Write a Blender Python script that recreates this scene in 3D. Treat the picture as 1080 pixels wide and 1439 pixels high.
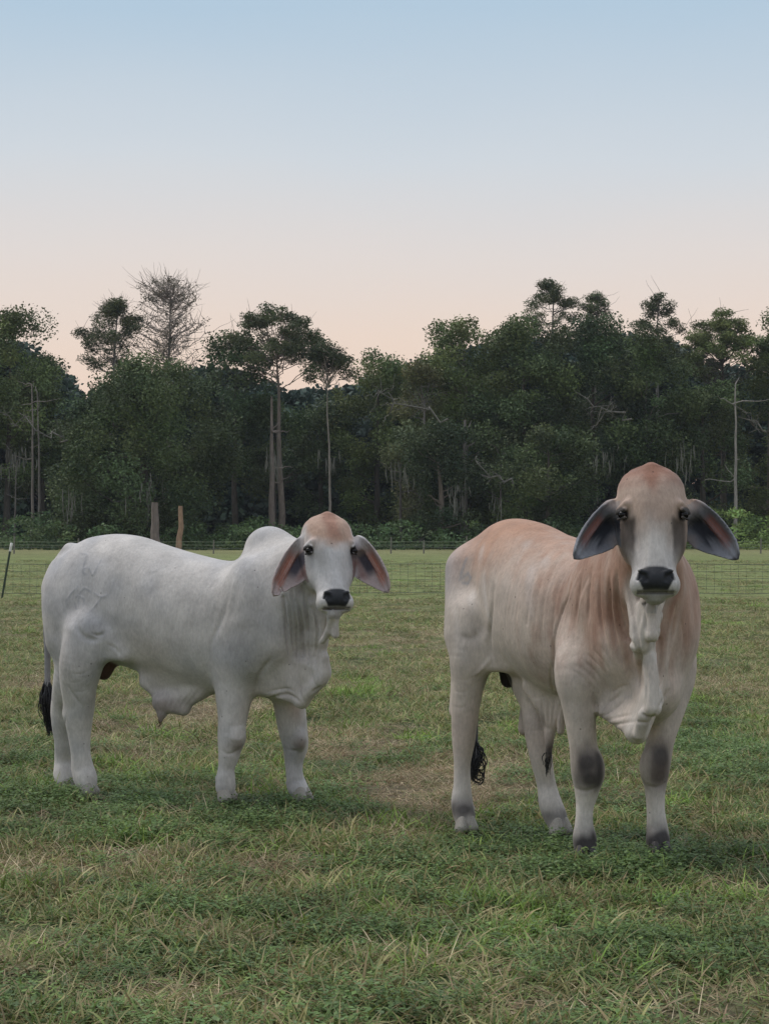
import bpy, bmesh, math, random
import numpy as np
from mathutils import Vector, Matrix

SC = bpy.context.scene
COL = SC.collection
for _o in list(bpy.data.objects):
    bpy.data.objects.remove(_o)

# ------------------------------------------------------------------ camera
CAM_H = 1.45          # eye height
F = 2900.0            # focal length in photo pixels (1080 x 1439)
HOR = 745.0           # horizon row in the photo
PITCH = math.atan((HOR - 719.5) / F)
cam_d = bpy.data.cameras.new('camera')
cam_d.sensor_fit = 'VERTICAL'
cam_d.sensor_height = 36.0
cam_d.lens = F / 1439.0 * 36.0
cam_d.clip_start = 0.1
cam_d.clip_end = 3000.0
cam = bpy.data.objects.new('camera', cam_d)
COL.objects.link(cam)
cam.location = (0, 0, CAM_H)
cam.rotation_euler = (math.radians(90) + PITCH, 0, 0)
SC.camera = cam

def ray(px, py):
    """unit-depth direction (y = 1) through a photo pixel"""
    x = (px - 540.0) / F
    y = -(py - 719.5) / F
    c, s = math.cos(PITCH), math.sin(PITCH)
    d = np.array([x, c - y * s, s + y * c])
    return d / d[1]

def at(px, py, depth):
    return np.array([0, 0, CAM_H]) + ray(px, py) * depth

# ------------------------------------------------------------------ sky and light
SUN_EL, SUN_AZ = math.radians(52), math.radians(300)   # azimuth clockwise from +Y
world = bpy.data.worlds.new("World")
SC.world = world
world.use_nodes = True
nt = world.node_tree
nt.nodes.clear()
wo = nt.nodes.new('ShaderNodeOutputWorld')
bg = nt.nodes.new('ShaderNodeBackground')
tc = nt.nodes.new('ShaderNodeTexCoord')
sep = nt.nodes.new('ShaderNodeSeparateXYZ')
nt.links.new(tc.outputs['Generated'], sep.inputs[0])
asn = nt.nodes.new('ShaderNodeMath'); asn.operation = 'ARCSINE'
nt.links.new(sep.outputs['Z'], asn.inputs[0])
deg = nt.nodes.new('ShaderNodeMapRange')
deg.inputs['From Min'].default_value = math.radians(-5)
deg.inputs['From Max'].default_value = math.radians(90)
# faint uneven veils: the elevation at which the colours turn wavers a little
vs = nt.nodes.new('ShaderNodeMapping'); vs.inputs['Scale'].default_value = (2.6, 2.6, 7.0)
vn = nt.nodes.new('ShaderNodeTexNoise'); vn.inputs['Scale'].default_value = 1.6; vn.inputs['Detail'].default_value = 5.0
nt.links.new(tc.outputs['Generated'], vs.inputs[0]); nt.links.new(vs.outputs[0], vn.inputs['Vector'])
va = nt.nodes.new('ShaderNodeMath'); va.operation = 'MULTIPLY_ADD'; va.inputs[1].default_value = 0.030
vb = nt.nodes.new('ShaderNodeMath'); vb.operation = 'SUBTRACT'; vb.inputs[1].default_value = 0.5
nt.links.new(vn.outputs[0], vb.inputs[0]); nt.links.new(vb.outputs[0], va.inputs[0]); nt.links.new(asn.outputs[0], va.inputs[2])
nt.links.new(va.outputs[0], deg.inputs['Value'])
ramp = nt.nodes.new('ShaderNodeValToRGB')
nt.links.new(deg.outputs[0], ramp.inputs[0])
def s2l(c):
    return tuple(((v / 255.0) / 12.92 if v / 255.0 <= 0.04045 else ((v / 255.0 + 0.055) / 1.055) ** 2.4) for v in c)
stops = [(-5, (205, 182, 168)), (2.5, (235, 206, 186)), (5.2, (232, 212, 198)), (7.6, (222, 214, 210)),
         (10.2, (205, 212, 219)), (14.5, (175, 198, 217)), (30, (205, 216, 230)), (90, (244, 246, 250))]  # overhead stops lie above the view, brightened to light ground and trees
el = ramp.color_ramp.elements
while len(el) > 1:
    el.remove(el[-1])
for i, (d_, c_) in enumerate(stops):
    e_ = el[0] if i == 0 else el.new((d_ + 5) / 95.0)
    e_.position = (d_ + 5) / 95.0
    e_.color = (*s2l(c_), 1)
nis = nt.nodes.new('ShaderNodeTexSky')
nis.sky_type = 'NISHITA'; nis.sun_disc = False
nis.sun_elevation = math.radians(2.0); nis.sun_rotation = SUN_AZ
nmul = nt.nodes.new('ShaderNodeVectorMath'); nmul.operation = 'SCALE'
nmul.inputs['Scale'].default_value = 0.10
nt.links.new(nis.outputs[0], nmul.inputs[0])
mixn = nt.nodes.new('ShaderNodeMix'); mixn.data_type = 'RGBA'
mixn.inputs['Factor'].default_value = 0.05
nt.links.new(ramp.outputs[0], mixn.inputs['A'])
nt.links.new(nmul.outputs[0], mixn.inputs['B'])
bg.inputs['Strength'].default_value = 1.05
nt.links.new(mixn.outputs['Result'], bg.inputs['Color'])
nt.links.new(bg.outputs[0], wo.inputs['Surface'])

sun_d = bpy.data.lights.new('sun', 'SUN')
sun_d.energy = 1.5
sun_d.angle = math.radians(18)
sun_d.color = (1.0, 0.93, 0.86)
sun = bpy.data.objects.new('sun', sun_d)
COL.objects.link(sun)
_sd = Vector((math.sin(SUN_AZ) * math.cos(SUN_EL), math.cos(SUN_AZ) * math.cos(SUN_EL), math.sin(SUN_EL)))
sun.rotation_euler = _sd.to_track_quat('Z', 'Y').to_euler()

SC.view_settings.view_transform = 'Standard'
SC.view_settings.look = 'None'
SC.view_settings.exposure = 0.05
SC.view_settings.gamma = 1.0
SC.render.engine = 'CYCLES'
SC.cycles.use_denoising = True
SC.cycles.max_bounces = 6
SC.cycles.transparent_max_bounces = 8

DO_BULLS = True
DO_GRASS = True
DO_TREES = True
DO_HAZE = True
VOX = 0.006

# ------------------------------------------------------------------ small helpers
def tag(o, label=None, cat=None, group=None, kind=None):
    if label: o['label'] = label
    if cat: o['category'] = cat
    if group: o['group'] = group
    if kind: o['kind'] = kind
    return o

def mesh_obj(name, verts, faces, mat=None, parent=None, smooth=True, cols=None):
    """verts (N,3), faces: (M,k) array or list of lists"""
    me = bpy.data.meshes.new(name)
    v = np.asarray(verts, dtype=np.float32)
    if isinstance(faces, np.ndarray):
        k = faces.shape[1]; m = faces.shape[0]
        me.vertices.add(len(v)); me.vertices.foreach_set('co', v.ravel())
        me.loops.add(m * k); me.loops.foreach_set('vertex_index', faces.astype(np.int32).ravel())
        me.polygons.add(m)
        me.polygons.foreach_set('loop_start', np.arange(0, m * k, k, dtype=np.int32))
        me.update(calc_edges=True)
    else:
        me.from_pydata([tuple(x) for x in v.tolist()], [], faces)
        me.update()
    if smooth:
        me.polygons.foreach_set('use_smooth', np.ones(len(me.polygons), dtype=bool))
    if cols is not None:
        a = me.color_attributes.new('Col', 'FLOAT_COLOR', 'POINT')
        c = np.ones((len(v), 4), dtype=np.float32); c[:, :3] = cols
        a.data.foreach_set('color', c.ravel())
    o = bpy.data.objects.new(name, me)
    COL.objects.link(o)
    if mat: me.materials.append(mat)
    if parent: o.parent = parent
    return o

def empty(name, loc=(0, 0, 0), rz=0.0):
    o = bpy.data.objects.new(name, None)
    o.empty_display_size = 0.2
    COL.objects.link(o)
    o.location = loc; o.rotation_euler = (0, 0, rz)
    return o

def new_mat(name):
    m = bpy.data.materials.new(name); m.use_nodes = True
    n = m.node_tree; b = n.nodes['Principled BSDF']
    return m, n, b

def nd(n, t, **kw):
    x = n.nodes.new(t)
    for k, v in kw.items():
        if k.startswith('i_'):
            x.inputs[k[2:].replace('_', ' ')].default_value = v
        else:
            setattr(x, k, v)
    return x

def tube(points, radii, seg=8, cap=True):
    """generalised tube mesh -> verts, quad faces"""
    P = np.asarray(points, float); R = np.asarray(radii, float)
    n = len(P)
    T = np.gradient(P, axis=0); T /= np.linalg.norm(T, axis=1, keepdims=True) + 1e-9
    ref = np.array([0.0, 1.0, 0.0]) if abs(T[0][1]) < 0.9 else np.array([1.0, 0, 0])
    V = []
    for i in range(n):
        a = ref - T[i] * np.dot(ref, T[i]); a /= np.linalg.norm(a) + 1e-9
        b = np.cross(T[i], a); ref = a
        for j in range(seg):
            th = 2 * math.pi * j / seg
            V.append(P[i] + R[i] * (math.cos(th) * a + math.sin(th) * b))
    Fc = []
    for i in range(n - 1):
        for j in range(seg):
            k = (j + 1) % seg
            Fc.append((i * seg + j, i * seg + k, (i + 1) * seg + k, (i + 1) * seg + j))
    return np.array(V), np.array(Fc)

def join_parts(parts):
    V = []; Q = []; off = 0
    for v, f in parts:
        V.append(v); Q.append(np.asarray(f) + off); off += len(v)
    return np.concatenate(V), np.concatenate(Q)

def vnoise(p, scale, seed=0):
    """cheap smooth value noise, p (N,d) -> (N,) in -1..1"""
    q = np.asarray(p, np.float64) * scale + seed * 17.31
    i = np.floor(q).astype(np.int64); f = q - i; f = f * f * (3 - 2 * f)
    d = q.shape[1]
    out = np.zeros(len(q))
    for c in range(1 << d):
        w = np.ones(len(q)); h = np.full(len(q), seed * 7919 + 13, np.int64)
        for a in range(d):
            bit = (c >> a) & 1
            w *= f[:, a] if bit else 1 - f[:, a]
            h = (h * 73856093) ^ ((i[:, a] + bit) * (19349663 + 83492791 * a))
            h &= 0x7fffffff
        h = (h ^ (h >> 13)) * 1274126177 & 0x7fffffff
        h = h ^ (h >> 16)
        out += w * ((h & 0xffff) / 32767.5 - 1)
    return out
# ------------------------------------------------------------------ implicit-surface sculpting
def sstep(a, b, x):
    t = np.clip((x - a) / (b - a), 0, 1)
    return t * t * (3 - 2 * t)

def smin(a, b, k):
    h = np.maximum(k - np.abs(a - b), 0) / k
    return np.minimum(a, b) - h * h * k * 0.25

def f_cone(a, b, ra, rb, ax=None, fl=1.0):
    a = np.asarray(a, np.float32); b = np.asarray(b, np.float32)
    ba = b - a; L2 = float(ba @ ba) + 1e-12
    if ax is not None:
        ax = np.asarray(ax, np.float32); ax = ax - ba * (ax @ ba) / L2; ax /= np.linalg.norm(ax)
    def f(p):
        pa = p - a
        h = np.clip(pa @ ba / L2, 0, 1)
        q = pa - h[:, None] * ba
        if ax is not None:
            c = q @ ax
            q = q + (c * (1 / fl - 1))[:, None] * ax
            return (np.sqrt((q * q).sum(1)) - (ra + (rb - ra) * h)) * min(1, (1 + fl) / 2)
        return np.sqrt((q * q).sum(1)) - (ra + (rb - ra) * h)
    c = (a + b) / 2; r = math.sqrt(L2) / 2 + max(ra, rb) * max(1, fl)
    return f, c, r

def rotm(rx=0, ry=0, rz=0):
    return np.array(Matrix.Rotation(rz, 3, 'Z') @ Matrix.Rotation(ry, 3, 'Y') @ Matrix.Rotation(rx, 3, 'X'), dtype=np.float32)

def f_ell(c, r, R=None):
    c = np.asarray(c, np.float32); r = np.asarray(r, np.float32)
    def f(p):
        q = p - c
        if R is not None: q = q @ R            # world -> local (R columns = local axes)
        k0 = np.sqrt(((q / r) ** 2).sum(1)); k1 = np.sqrt(((q / (r * r)) ** 2).sum(1)) + 1e-9
        return k0 * (k0 - 1) / k1
    return f, c, float(r.max())

def f_tri(a, b, c, r):
    a, b, c = (np.asarray(x, np.float32) for x in (a, b, c))
    ba, cb, ac = b - a, c - b, a - c
    nor = np.cross(ba, ac)
    def dot(x, y): return (x * y).sum(-1)
    def f(p):
        pa, pb, pc = p - a, p - b, p - c
        s = np.sign(dot(np.cross(ba, nor), pa)) + np.sign(dot(np.cross(cb, nor), pb)) + np.sign(dot(np.cross(ac, nor), pc))
        def e(x, d):
            h = np.clip(dot(x, d) / dot(d, d), 0, 1)
            q = d * h[:, None] - x
            return dot(q, q)
        ed = np.minimum(np.minimum(e(pa, ba), e(pb, cb)), e(pc, ac))
        pl = dot(pa, nor) ** 2 / dot(nor, nor)
        return np.sqrt(np.where(s < 2.0, ed, pl)) - r
    cen = (a + b + c) / 3
    return f, cen, float(max(np.linalg.norm(x - cen) for x in (a, b, c))) + r

def smooth_table(T, n=200):
    T = np.array(T, float)
    x = np.linspace(T[0, 0], T[-1, 0], n)
    out = [x]
    for c in range(1, T.shape[1]):
        # monotone-ish cubic (Catmull-Rom tangents)
        y = T[:, c]; xs = T[:, 0]
        m = np.gradient(y, xs)
        i = np.clip(np.searchsorted(xs, x) - 1, 0, len(xs) - 2)
        h = xs[i + 1] - xs[i]; t = (x - xs[i]) / h
        out.append((2 * t**3 - 3 * t**2 + 1) * y[i] + (t**3 - 2 * t**2 + t) * h * m[i]
                   + (-2 * t**3 + 3 * t**2) * y[i + 1] + (t**3 - t**2) * h * m[i + 1])
    return out

def f_loft(T, frame=None, origin=None, n=2.0):
    """rows: x, top z, bottom z, half width; closed in x by shrinking to nothing. Local axes: x along, y side, z up"""
    xs, zt, zb, w = smooth_table(T)
    x0, x1 = xs[0], xs[-1]
    def f(p):
        q = p
        if origin is not None: q = q - np.asarray(origin, np.float32)
        if frame is not None: q = q @ frame
        x = np.clip(q[:, 0], x0, x1)
        t = np.interp(x, xs, zt); b = np.interp(x, xs, zb); ww = np.maximum(np.interp(x, xs, w), 0.004)
        zc = (t + b) / 2; h = np.maximum((t - b) / 2, 0.004)
        a = np.abs(q[:, 1]) / ww; c = np.abs(q[:, 2] - zc) / h
        k = (a ** n + c ** n) ** (1 / n) + 1e-9
        g = np.sqrt((a ** (n - 1) / ww) ** 2 + (c ** (n - 1) / h) ** 2) / k ** (n - 1) + 1e-9
        d = np.maximum((k - 1) / g, -np.minimum(ww, h))
        ex = np.maximum(np.maximum(x0 - q[:, 0], q[:, 0] - x1), 0)
        return np.where(ex > 0, np.sqrt(np.maximum(d, 0) ** 2 + ex ** 2) , d)
    c = np.array([(x0 + x1) / 2, 0, (zt.max() + zb.min()) / 2], np.float32)
    r = float(np.linalg.norm([(x1 - x0) / 2, w.max(), (zt.max() - zb.min()) / 2]))
    if frame is not None: c = frame @ c
    if origin is not None: c = c + np.asarray(origin, np.float32)
    return f, c, r

class Sculpt:
    def __init__(self): self.ops = []
    def add(self, prim, k=0.04): self.ops.append(('u', *prim, k))
    def cut(self, prim, k=0.02): self.ops.append(('s', *prim, k))
    def disp(self, fn, c, r): self.ops.append(('d', fn, np.asarray(c, np.float32), r, 0))
    def eval(self, p, ops=None, nodisp=False):
        d = np.full(len(p), 1.0, np.float32)
        for t, f, c, r, k in (self.ops if ops is None else ops):
            if t == 'u': d = smin(d, f(p), k)
            elif t == 's': d = -smin(-d, f(p), k)
            elif not nodisp: d = d - f(p)
        return d
    def near(self, lo, hi, margin):
        out = []
        for op in self.ops:
            c, r = op[2], op[3]
            q = np.clip(c, lo, hi)
            if np.linalg.norm(q - c) < r + margin: out.append(op)
        return out
    def mesh(self, lo, hi, h):
        lo = np.asarray(lo, float); hi = np.asarray(hi, float)
        B = 8; S = 4
        nb = np.ceil((hi - lo) / (h * B * S)).astype(int) * S
        N = nb * B
        D = np.ones(tuple(N), np.float32)
        ax = [lo[i] + h * np.arange(N[i]) for i in range(3)]
        for bi in range(0, nb[0], S):
            for bj in range(0, nb[1], S):
                for bk in range(0, nb[2], S):
                    l = lo + h * B * np.array([bi, bj, bk]); u = l + h * B * S
                    ops = self.near(l, u, 0.12)
                    if not ops: continue
                    g = np.stack(np.meshgrid(*[l[i] + h * B * (np.arange(S) + 0.5) - h * 0.5 for i in range(3)], indexing='ij'), -1).reshape(-1, 3).astype(np.float32)
                    dc = self.eval(g, ops, True)
                    sl = D[bi*B:(bi+S)*B, bj*B:(bj+S)*B, bk*B:(bk+S)*B]
                    V = sl.reshape(S, B, S, B, S, B).transpose(0, 2, 4, 1, 3, 5)
                    keep = np.abs(dc) < h * B * 0.87 + 0.06
                    W = np.broadcast_to(np.where(dc < 0, -1.0, 1.0).reshape(S, S, S, 1, 1, 1), V.shape).copy()
                    if keep.any():
                        base = g[keep]
                        off = (np.stack(np.meshgrid(*[np.arange(B)] * 3, indexing='ij'), -1).reshape(-1, 3) - (B - 1) / 2) * h
                        pts = (base[:, None, :] + off[None]).reshape(-1, 3).astype(np.float32)
                        W.reshape(S**3, B**3)[keep] = self.eval(pts, ops).reshape(-1, B**3)
                    D[bi*B:(bi+S)*B, bj*B:(bj+S)*B, bk*B:(bk+S)*B] = W.transpose(0, 3, 1, 4, 2, 5).reshape(S*B, S*B, S*B)
        # surface nets
        s = D < 0
        cnt = np.zeros(tuple(N - 1), np.int8)
        for a in (0, 1):
            for b in (0, 1):
                for c in (0, 1):
                    cnt += s[a:N[0]-1+a, b:N[1]-1+b, c:N[2]-1+c]
        act = (cnt > 0) & (cnt < 8)
        I = np.argwhere(act)
        idx = np.full(act.shape, -1, np.int32); idx[act] = np.arange(len(I))
        acc = np.zeros((len(I), 3)); num = np.zeros(len(I))
        cor = [(a, b, c) for a in (0, 1) for b in (0, 1) for c in (0, 1)]
        vals = {c: D[I[:, 0]+c[0], I[:, 1]+c[1], I[:, 2]+c[2]] for c in cor}
        for c in cor:
            for k in range(3):
                if c[k] == 0:
                    e = list(c); e[k] = 1; e = tuple(e)
                    v0, v1 = vals[c], vals[e]
                    m = (v0 < 0) != (v1 < 0)
                    t = v0[m] / (v0[m] - v1[m])
                    q = np.tile(np.array(c, float), (m.sum(), 1)); q[:, k] += t
                    acc[m] += q; num[m] += 1
        V = lo + h * (I + acc / num[:, None])
        Fs = []
        for k in range(3):
            a, b = (k + 1) % 3, (k + 2) % 3
            sl0 = [slice(1, None)] * 3; sl1 = [slice(1, None)] * 3
            sl0[k] = slice(0, -1); sl1[k] = slice(1, None)
            s0 = s[tuple(sl0)]; s1 = s[tuple(sl1)]
            E = np.argwhere(s0 != s1); 
            if len(E) == 0: continue
            flip = s0[tuple(E.T)]
            E = E + 1; E[:, k] -= 1
            ok = (E < np.array(act.shape)).all(1); E = E[ok]; flip = flip[ok]
            def ci(da, db):
                q = E.copy(); q[:, a] -= da; q[:, b] -= db
                return idx[tuple(q.T)]
            quad = np.stack([ci(1, 1), ci(0, 1), ci(0, 0), ci(1, 0)], 1)
            quad[~flip] = quad[~flip][:, ::-1]
            Fs.append(quad)
        Fq = np.concatenate(Fs)
        Fq = Fq[(Fq >= 0).all(1)]
        return V, Fq
# ------------------------------------------------------------------ cattle
class Bull:
    def __init__(self, ox, oy, yaw, scale, bend):
        self.O = np.array([ox, oy, 0.0]); self.a = math.radians(yaw); self.s = scale; self.bend = bend
        c, s = math.cos(self.a), math.sin(self.a)
        self.R = np.array([[c, s, 0], [-s, c, 0], [0, 0, 1.0]])   # columns: forward, left, up in the world
        self.sc = Sculpt()
    def loc(self, w): return (np.asarray(w, float) - self.O) @ self.R
    def px(self, x, y, d): return self.loc(at(x, y, d))
    def wid(self, w): return np.asarray(w, float) @ self.R      # direction to local
    def bv(self, u): 
        return self.bend * np.maximum(u - 0.25, 0) ** 2
    def P(self, u, v, z):
        return np.array([u, v - self.bv(u), z]) * self.s
    def torso(self, T):
        T = [[x * self.s for x in r] for r in T]
        f, c, r = f_loft(T, n=2.15)
        def g(p):
            q = p.copy(); q[:, 1] += (self.bv(q[:, 0] / self.s) * self.s).astype(np.float32)
            return f(q)
        return g, c, r + 0.2
    def chain(self, pts, k=0.03, kk=None):
        """pts: (px,py,depth,r) rows -> one smooth limb, blended onto the rest with radius kk"""
        Q = np.array([list(self.px(*p[:3])) + [p[3]] for p in pts])
        self.limb(Q, kk or k)
        return Q[:, :3]
    def limb(self, Q, k):
        n = len(Q); t = np.linspace(0, n - 1, (n - 1) * 7 + 1)
        i = np.clip(t.astype(int), 0, n - 2); f = (t - i)[:, None]
        cum = np.concatenate([[0], np.cumsum(np.linalg.norm(np.diff(Q[:, :3], axis=0), axis=1))])
        m = np.gradient(Q, cum, axis=0); hh = (cum[i + 1] - cum[i])[:, None]
        R = ((2*f**3-3*f**2+1)*Q[i] + (f**3-2*f**2+f)*hh*m[i] + (-2*f**3+3*f**2)*Q[i+1] + (f**3-f**2)*hh*m[i+1]).astype(np.float32)
        A = R[:-1, :3]; BA = R[1:, :3] - A; L2 = (BA*BA).sum(1) + 1e-12; r = R[:, 3]
        def g(p):
            d = np.full(len(p), 9.0, np.float32)
            c0 = (p.max(0) + p.min(0)) / 2; R0 = float(np.sqrt(((p - c0) ** 2).sum(1).max()))
            x0 = np.clip(((c0 - A) * BA).sum(1) / L2, 0, 1)
            dd = np.sqrt(((c0 - A - x0[:, None] * BA) ** 2).sum(1)) - np.maximum(r[:-1], r[1:])
            for j in np.where(dd <= dd.min() + 2 * R0 + 0.01)[0]:
                pa = p - A[j]
                x = np.clip(pa @ BA[j] / L2[j], 0, 1)
                q = pa - x[:, None] * BA[j]
                np.minimum(d, np.sqrt((q*q).sum(1)) - (r[j] + (r[j+1]-r[j])*x), out=d)
            return d
        c = (R[:, :3].max(0) + R[:, :3].min(0)) / 2
        self.sc.add((g, c, float(np.linalg.norm(R[:, :3] - c, axis=1).max() + r.max())), k)
    def set_head(self, E, psi, t, roll, hs):
        """E world midpoint between the eyes; psi turn, t tilt of the face from vertical, roll, size"""
        psi, t, roll = map(math.radians, (psi, t, roll))
        g = np.array([math.sin(psi), -math.cos(psi), 0]); up = np.array([0, 0, 1.0])
        Hy = -up * math.cos(t) + g * math.sin(t); Hz = g * math.cos(t) + up * math.sin(t); Hx = np.cross(Hy, Hz)
        c, s = math.cos(roll), math.sin(roll)
        Hx, Hy = Hx * c + Hy * s, Hy * c - Hx * s
        self.hE = self.loc(E); self.hs = hs
        self.H = np.stack([self.wid(Hx), self.wid(Hy), self.wid(Hz)], 1)   # columns: lateral (image left), muzzleward, out of the face
    def h(self, x, y, z):   # head coordinates -> local
        return self.hE + self.H @ (np.array([x, y, z]) * self.hs)
    def to_head(self, p): return ((p - self.hE) @ self.H) / self.hs

    def build_head(self, ears):
        S, hs, h = self.sc, self.hs, self.h
        fr = np.stack([self.H[:, 1], self.H[:, 0], self.H[:, 2]], 1).astype(np.float32)
        # y, front z, back z, half width, width of the front plane relative to it  (size 1: face about 0.56 long)
        T = [(-0.236, -0.115, -0.13, 0.01, .9), (-0.230, -0.070, -0.16, 0.056, .9), (-0.208, -0.025, -0.19, 0.100, .9), (-0.168, 0.012, -0.21, 0.130, .88),
             (-0.11, 0.038, -0.23, 0.142, .84), (-0.05, 0.045, -0.24, 0.146, .80), (0.0, 0.044, -0.24, 0.146, .72), (0.05, 0.040, -0.235, 0.140, .60),
             (0.11, 0.034, -0.215, 0.124, .53), (0.17, 0.030, -0.175, 0.102, .58), (0.225, 0.028, -0.145, 0.090, .74), (0.265, 0.027, -0.125, 0.094, .84),
             (0.30, 0.020, -0.11, 0.096, .86), (0.325, 0.004, -0.095, 0.088, .88), (0.345, -0.022, -0.075, 0.064, .9), (0.356, -0.045, -0.06, 0.02, .9)]
        xs, zf, zb, ww, fr_ = smooth_table(T)
        o_ = self.hE.astype(np.float32); H_ = self.H.astype(np.float32)
        def fh(p):
            q = (p - o_) @ H_ / hs
            y = np.clip(q[:, 1], xs[0], xs[-1])
            t = np.interp(y, xs, zf); b_ = np.interp(y, xs, zb); w = np.maximum(np.interp(y, xs, ww), .004); r_ = np.interp(y, xs, fr_)
            zc = (t + b_) / 2; hh = np.maximum((t - b_) / 2, .004)
            c = (q[:, 2] - zc) / hh
            w = w * (1 + (r_ - 1) * sstep(0.0, 1.0, c)) * (1 - 0.35 * sstep(0.1, 1.0, -c))
            a = np.abs(q[:, 0]) / w; c = np.abs(c); n = 2.6
            k = (a**n + c**n) ** (1 / n) + 1e-9
            g = np.sqrt((a**(n-1) / w)**2 + (c**(n-1) / hh)**2) / k**(n-1) + 1e-9
            d = np.maximum((k - 1) / g, -np.minimum(w, hh))
            ex = np.maximum(np.maximum(xs[0] - q[:, 1], q[:, 1] - xs[-1]), 0)
            return np.where(ex > 0, np.sqrt(np.maximum(d, 0)**2 + ex**2), d) * hs
        self.sc.add((fh, h(0, 0.06, -0.1).astype(np.float32), 0.40 * hs), 0.05)
        Hm = self.H.astype(np.float32)
        for sg in (-1, 1):
            S.add(f_cone(h(sg * 0.112, -0.040, 0.006), h(sg * 0.137, -0.024, -0.028), 0.013 * hs, 0.013 * hs), 0.03)  # brow
            S.add(f_ell(h(sg * 0.080, 0.08, -0.13), np.array([0.050, 0.10, 0.075]) * hs, Hm), 0.05) # jaw muscle
            S.cut(f_ell(h(sg * 0.145, 0.003, -0.012), np.array([0.020, 0.015, 0.022]) * hs, Hm), 0.010)  # socket
            S.add(f_cone(h(sg * 0.116, -0.013, 0.008), h(sg * 0.147, -0.010, -0.030), 0.0090 * hs, 0.0085 * hs), 0.008)  # lids
            S.add(f_cone(h(sg * 0.116, 0.019, 0.004), h(sg * 0.144, 0.018, -0.028), 0.0065 * hs, 0.0060 * hs), 0.008)
            S.add(f_ell(h(sg * 0.066, 0.300, -0.025), np.array([0.034, 0.044, 0.050]) * hs, Hm), 0.02)
        S.add(f_ell(h(0, 0.287, 0.006), np.array([0.076, 0.042, 0.034]) * hs, Hm), 0.015)    # nose pad
        S.add(f_ell(h(0, -0.214, -0.05), np.array([0.035, 0.028, 0.035]) * hs, Hm), 0.04)          # poll
        for sg in (-1, 1):   # nostrils
            S.cut(f_cone(h(sg * 0.044, 0.297, 0.036), h(sg * 0.056, 0.272, 0.036), 0.0135 * hs, 0.0135 * hs), 0.005)
            S.cut(f_cone(h(sg * 0.056, 0.272, 0.036), h(sg * 0.073, 0.295, 0.016), 0.0105 * hs, 0.006 * hs), 0.005)
            S.add(f_cone(h(sg * 0.040, 0.266, 0.034), h(sg * 0.066, 0.256, 0.026), 0.008 * hs, 0.008 * hs), 0.01)
        # chin and lower lip, with the mouth line above it
        S.add(f_ell(h(0, 0.335, -0.072), np.array([0.050, 0.034, 0.045]) * hs, self.H.astype(np.float32)), 0.015)
        S.cut(f_cone(h(-0.07, 0.338, -0.016), h(0.07, 0.338, -0.016), 0.0075 * hs, 0.0075 * hs), 0.006)
        # ears: root, tip, outward normal of the opening, half width
        self.ears = []
        for sg, root, tip, nrm, W, droop in ears:
            r0 = self.loc(root); t0 = self.loc(tip); n = self.wid(np.array(nrm, float))
            s = t0 - r0; Lh = np.linalg.norm(s); s /= Lh
            n = n - s * (n @ s); n /= np.linalg.norm(n); tt = np.cross(n, s)
            if self.wid(np.array([0, 0, 1.0])) @ tt < 0: tt = -tt      # tt = towards the upper edge
            fr_e = np.stack([s, tt, n], 1).astype(np.float32)
            self.ears.append((r0, fr_e, Lh, W))
            ex_ = np.array([-0.02, 0.0, 0.08, 0.2, 0.35, 0.5, 0.65, 0.78, 0.88, 0.95, 1.0])
            up_ = np.array([0.20, 0.26, 0.42, 0.62, 0.72, 0.74, 0.70, 0.60, 0.44, 0.28, 0.0])
            lo_ = np.array([0.20, 0.30, 0.70, 1.08, 1.24, 1.18, 0.90, 0.60, 0.38, 0.22, 0.0])
            def f(p, r0=r0.astype(np.float32), fr_e=fr_e, Lh=Lh, W=W, droop=droop):
                q = (p - r0) @ fr_e
                x = q[:, 0] / Lh
                y = q[:, 1] - droop * np.sin(np.clip(x, 0, 1) * math.pi)
                U = np.interp(x, ex_, up_) * W; Dn = np.interp(x, ex_, lo_) * W
                hw = np.where(y > 0, U, Dn)
                e = y / np.maximum(hw, 0.006)
                n0 = -0.045 * (1 - np.clip(e * e, 0, 1.5)) * np.clip(hw / W, 0, 1) + 0.012 * np.cos(e * 7) * np.clip(x * 3 - .4, 0, 1) * (np.abs(e) < 1)*0.35
                th = 0.0095
                dn = np.abs(q[:, 2] - n0) * 0.8 - th
                de = (np.abs(y) - hw) * 0.8
                dx = np.maximum(-x - 0.02, x - 1) * Lh
                m = np.maximum(np.maximum(dn, de), dx)
                return m
            cen = (r0 + t0) / 2
            S.add((f, cen.astype(np.float32), Lh / 2 + 0.08), 0.008)
            S.add(f_cone(h(sg * 0.105, -0.045, -0.13), r0 + s * 0.035 + n * (-0.015), 0.052 * hs, 0.034 * hs), 0.035)

    def pick(self, pts, default_d=None):
        """march photo-pixel rays onto the sculpted surface -> local points (nan where missed)"""
        o = self.loc(np.array([0, 0, CAM_H]))
        out = []
        dist0 = self.O[1] - 1.9; dist1 = self.O[1] + 1.7
        ts = np.arange(dist0, dist1, 0.006)
        for (x, y) in pts:
            d = self.wid(ray(x, y))
            p = (o + ts[:, None] * d).astype(np.float32)
            v = self.sc.eval(p, nodisp=True)
            i = np.argmax(v < 0)
            if v[i] >= 0: 
                i = np.argmin(v); out.append(p[i]); continue
            t = ts[i] - 0.006 * (-v[i]) / max(v[i - 1] - v[i], 1e-6)
            out.append(o + t * d)
        return np.array(out)

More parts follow.
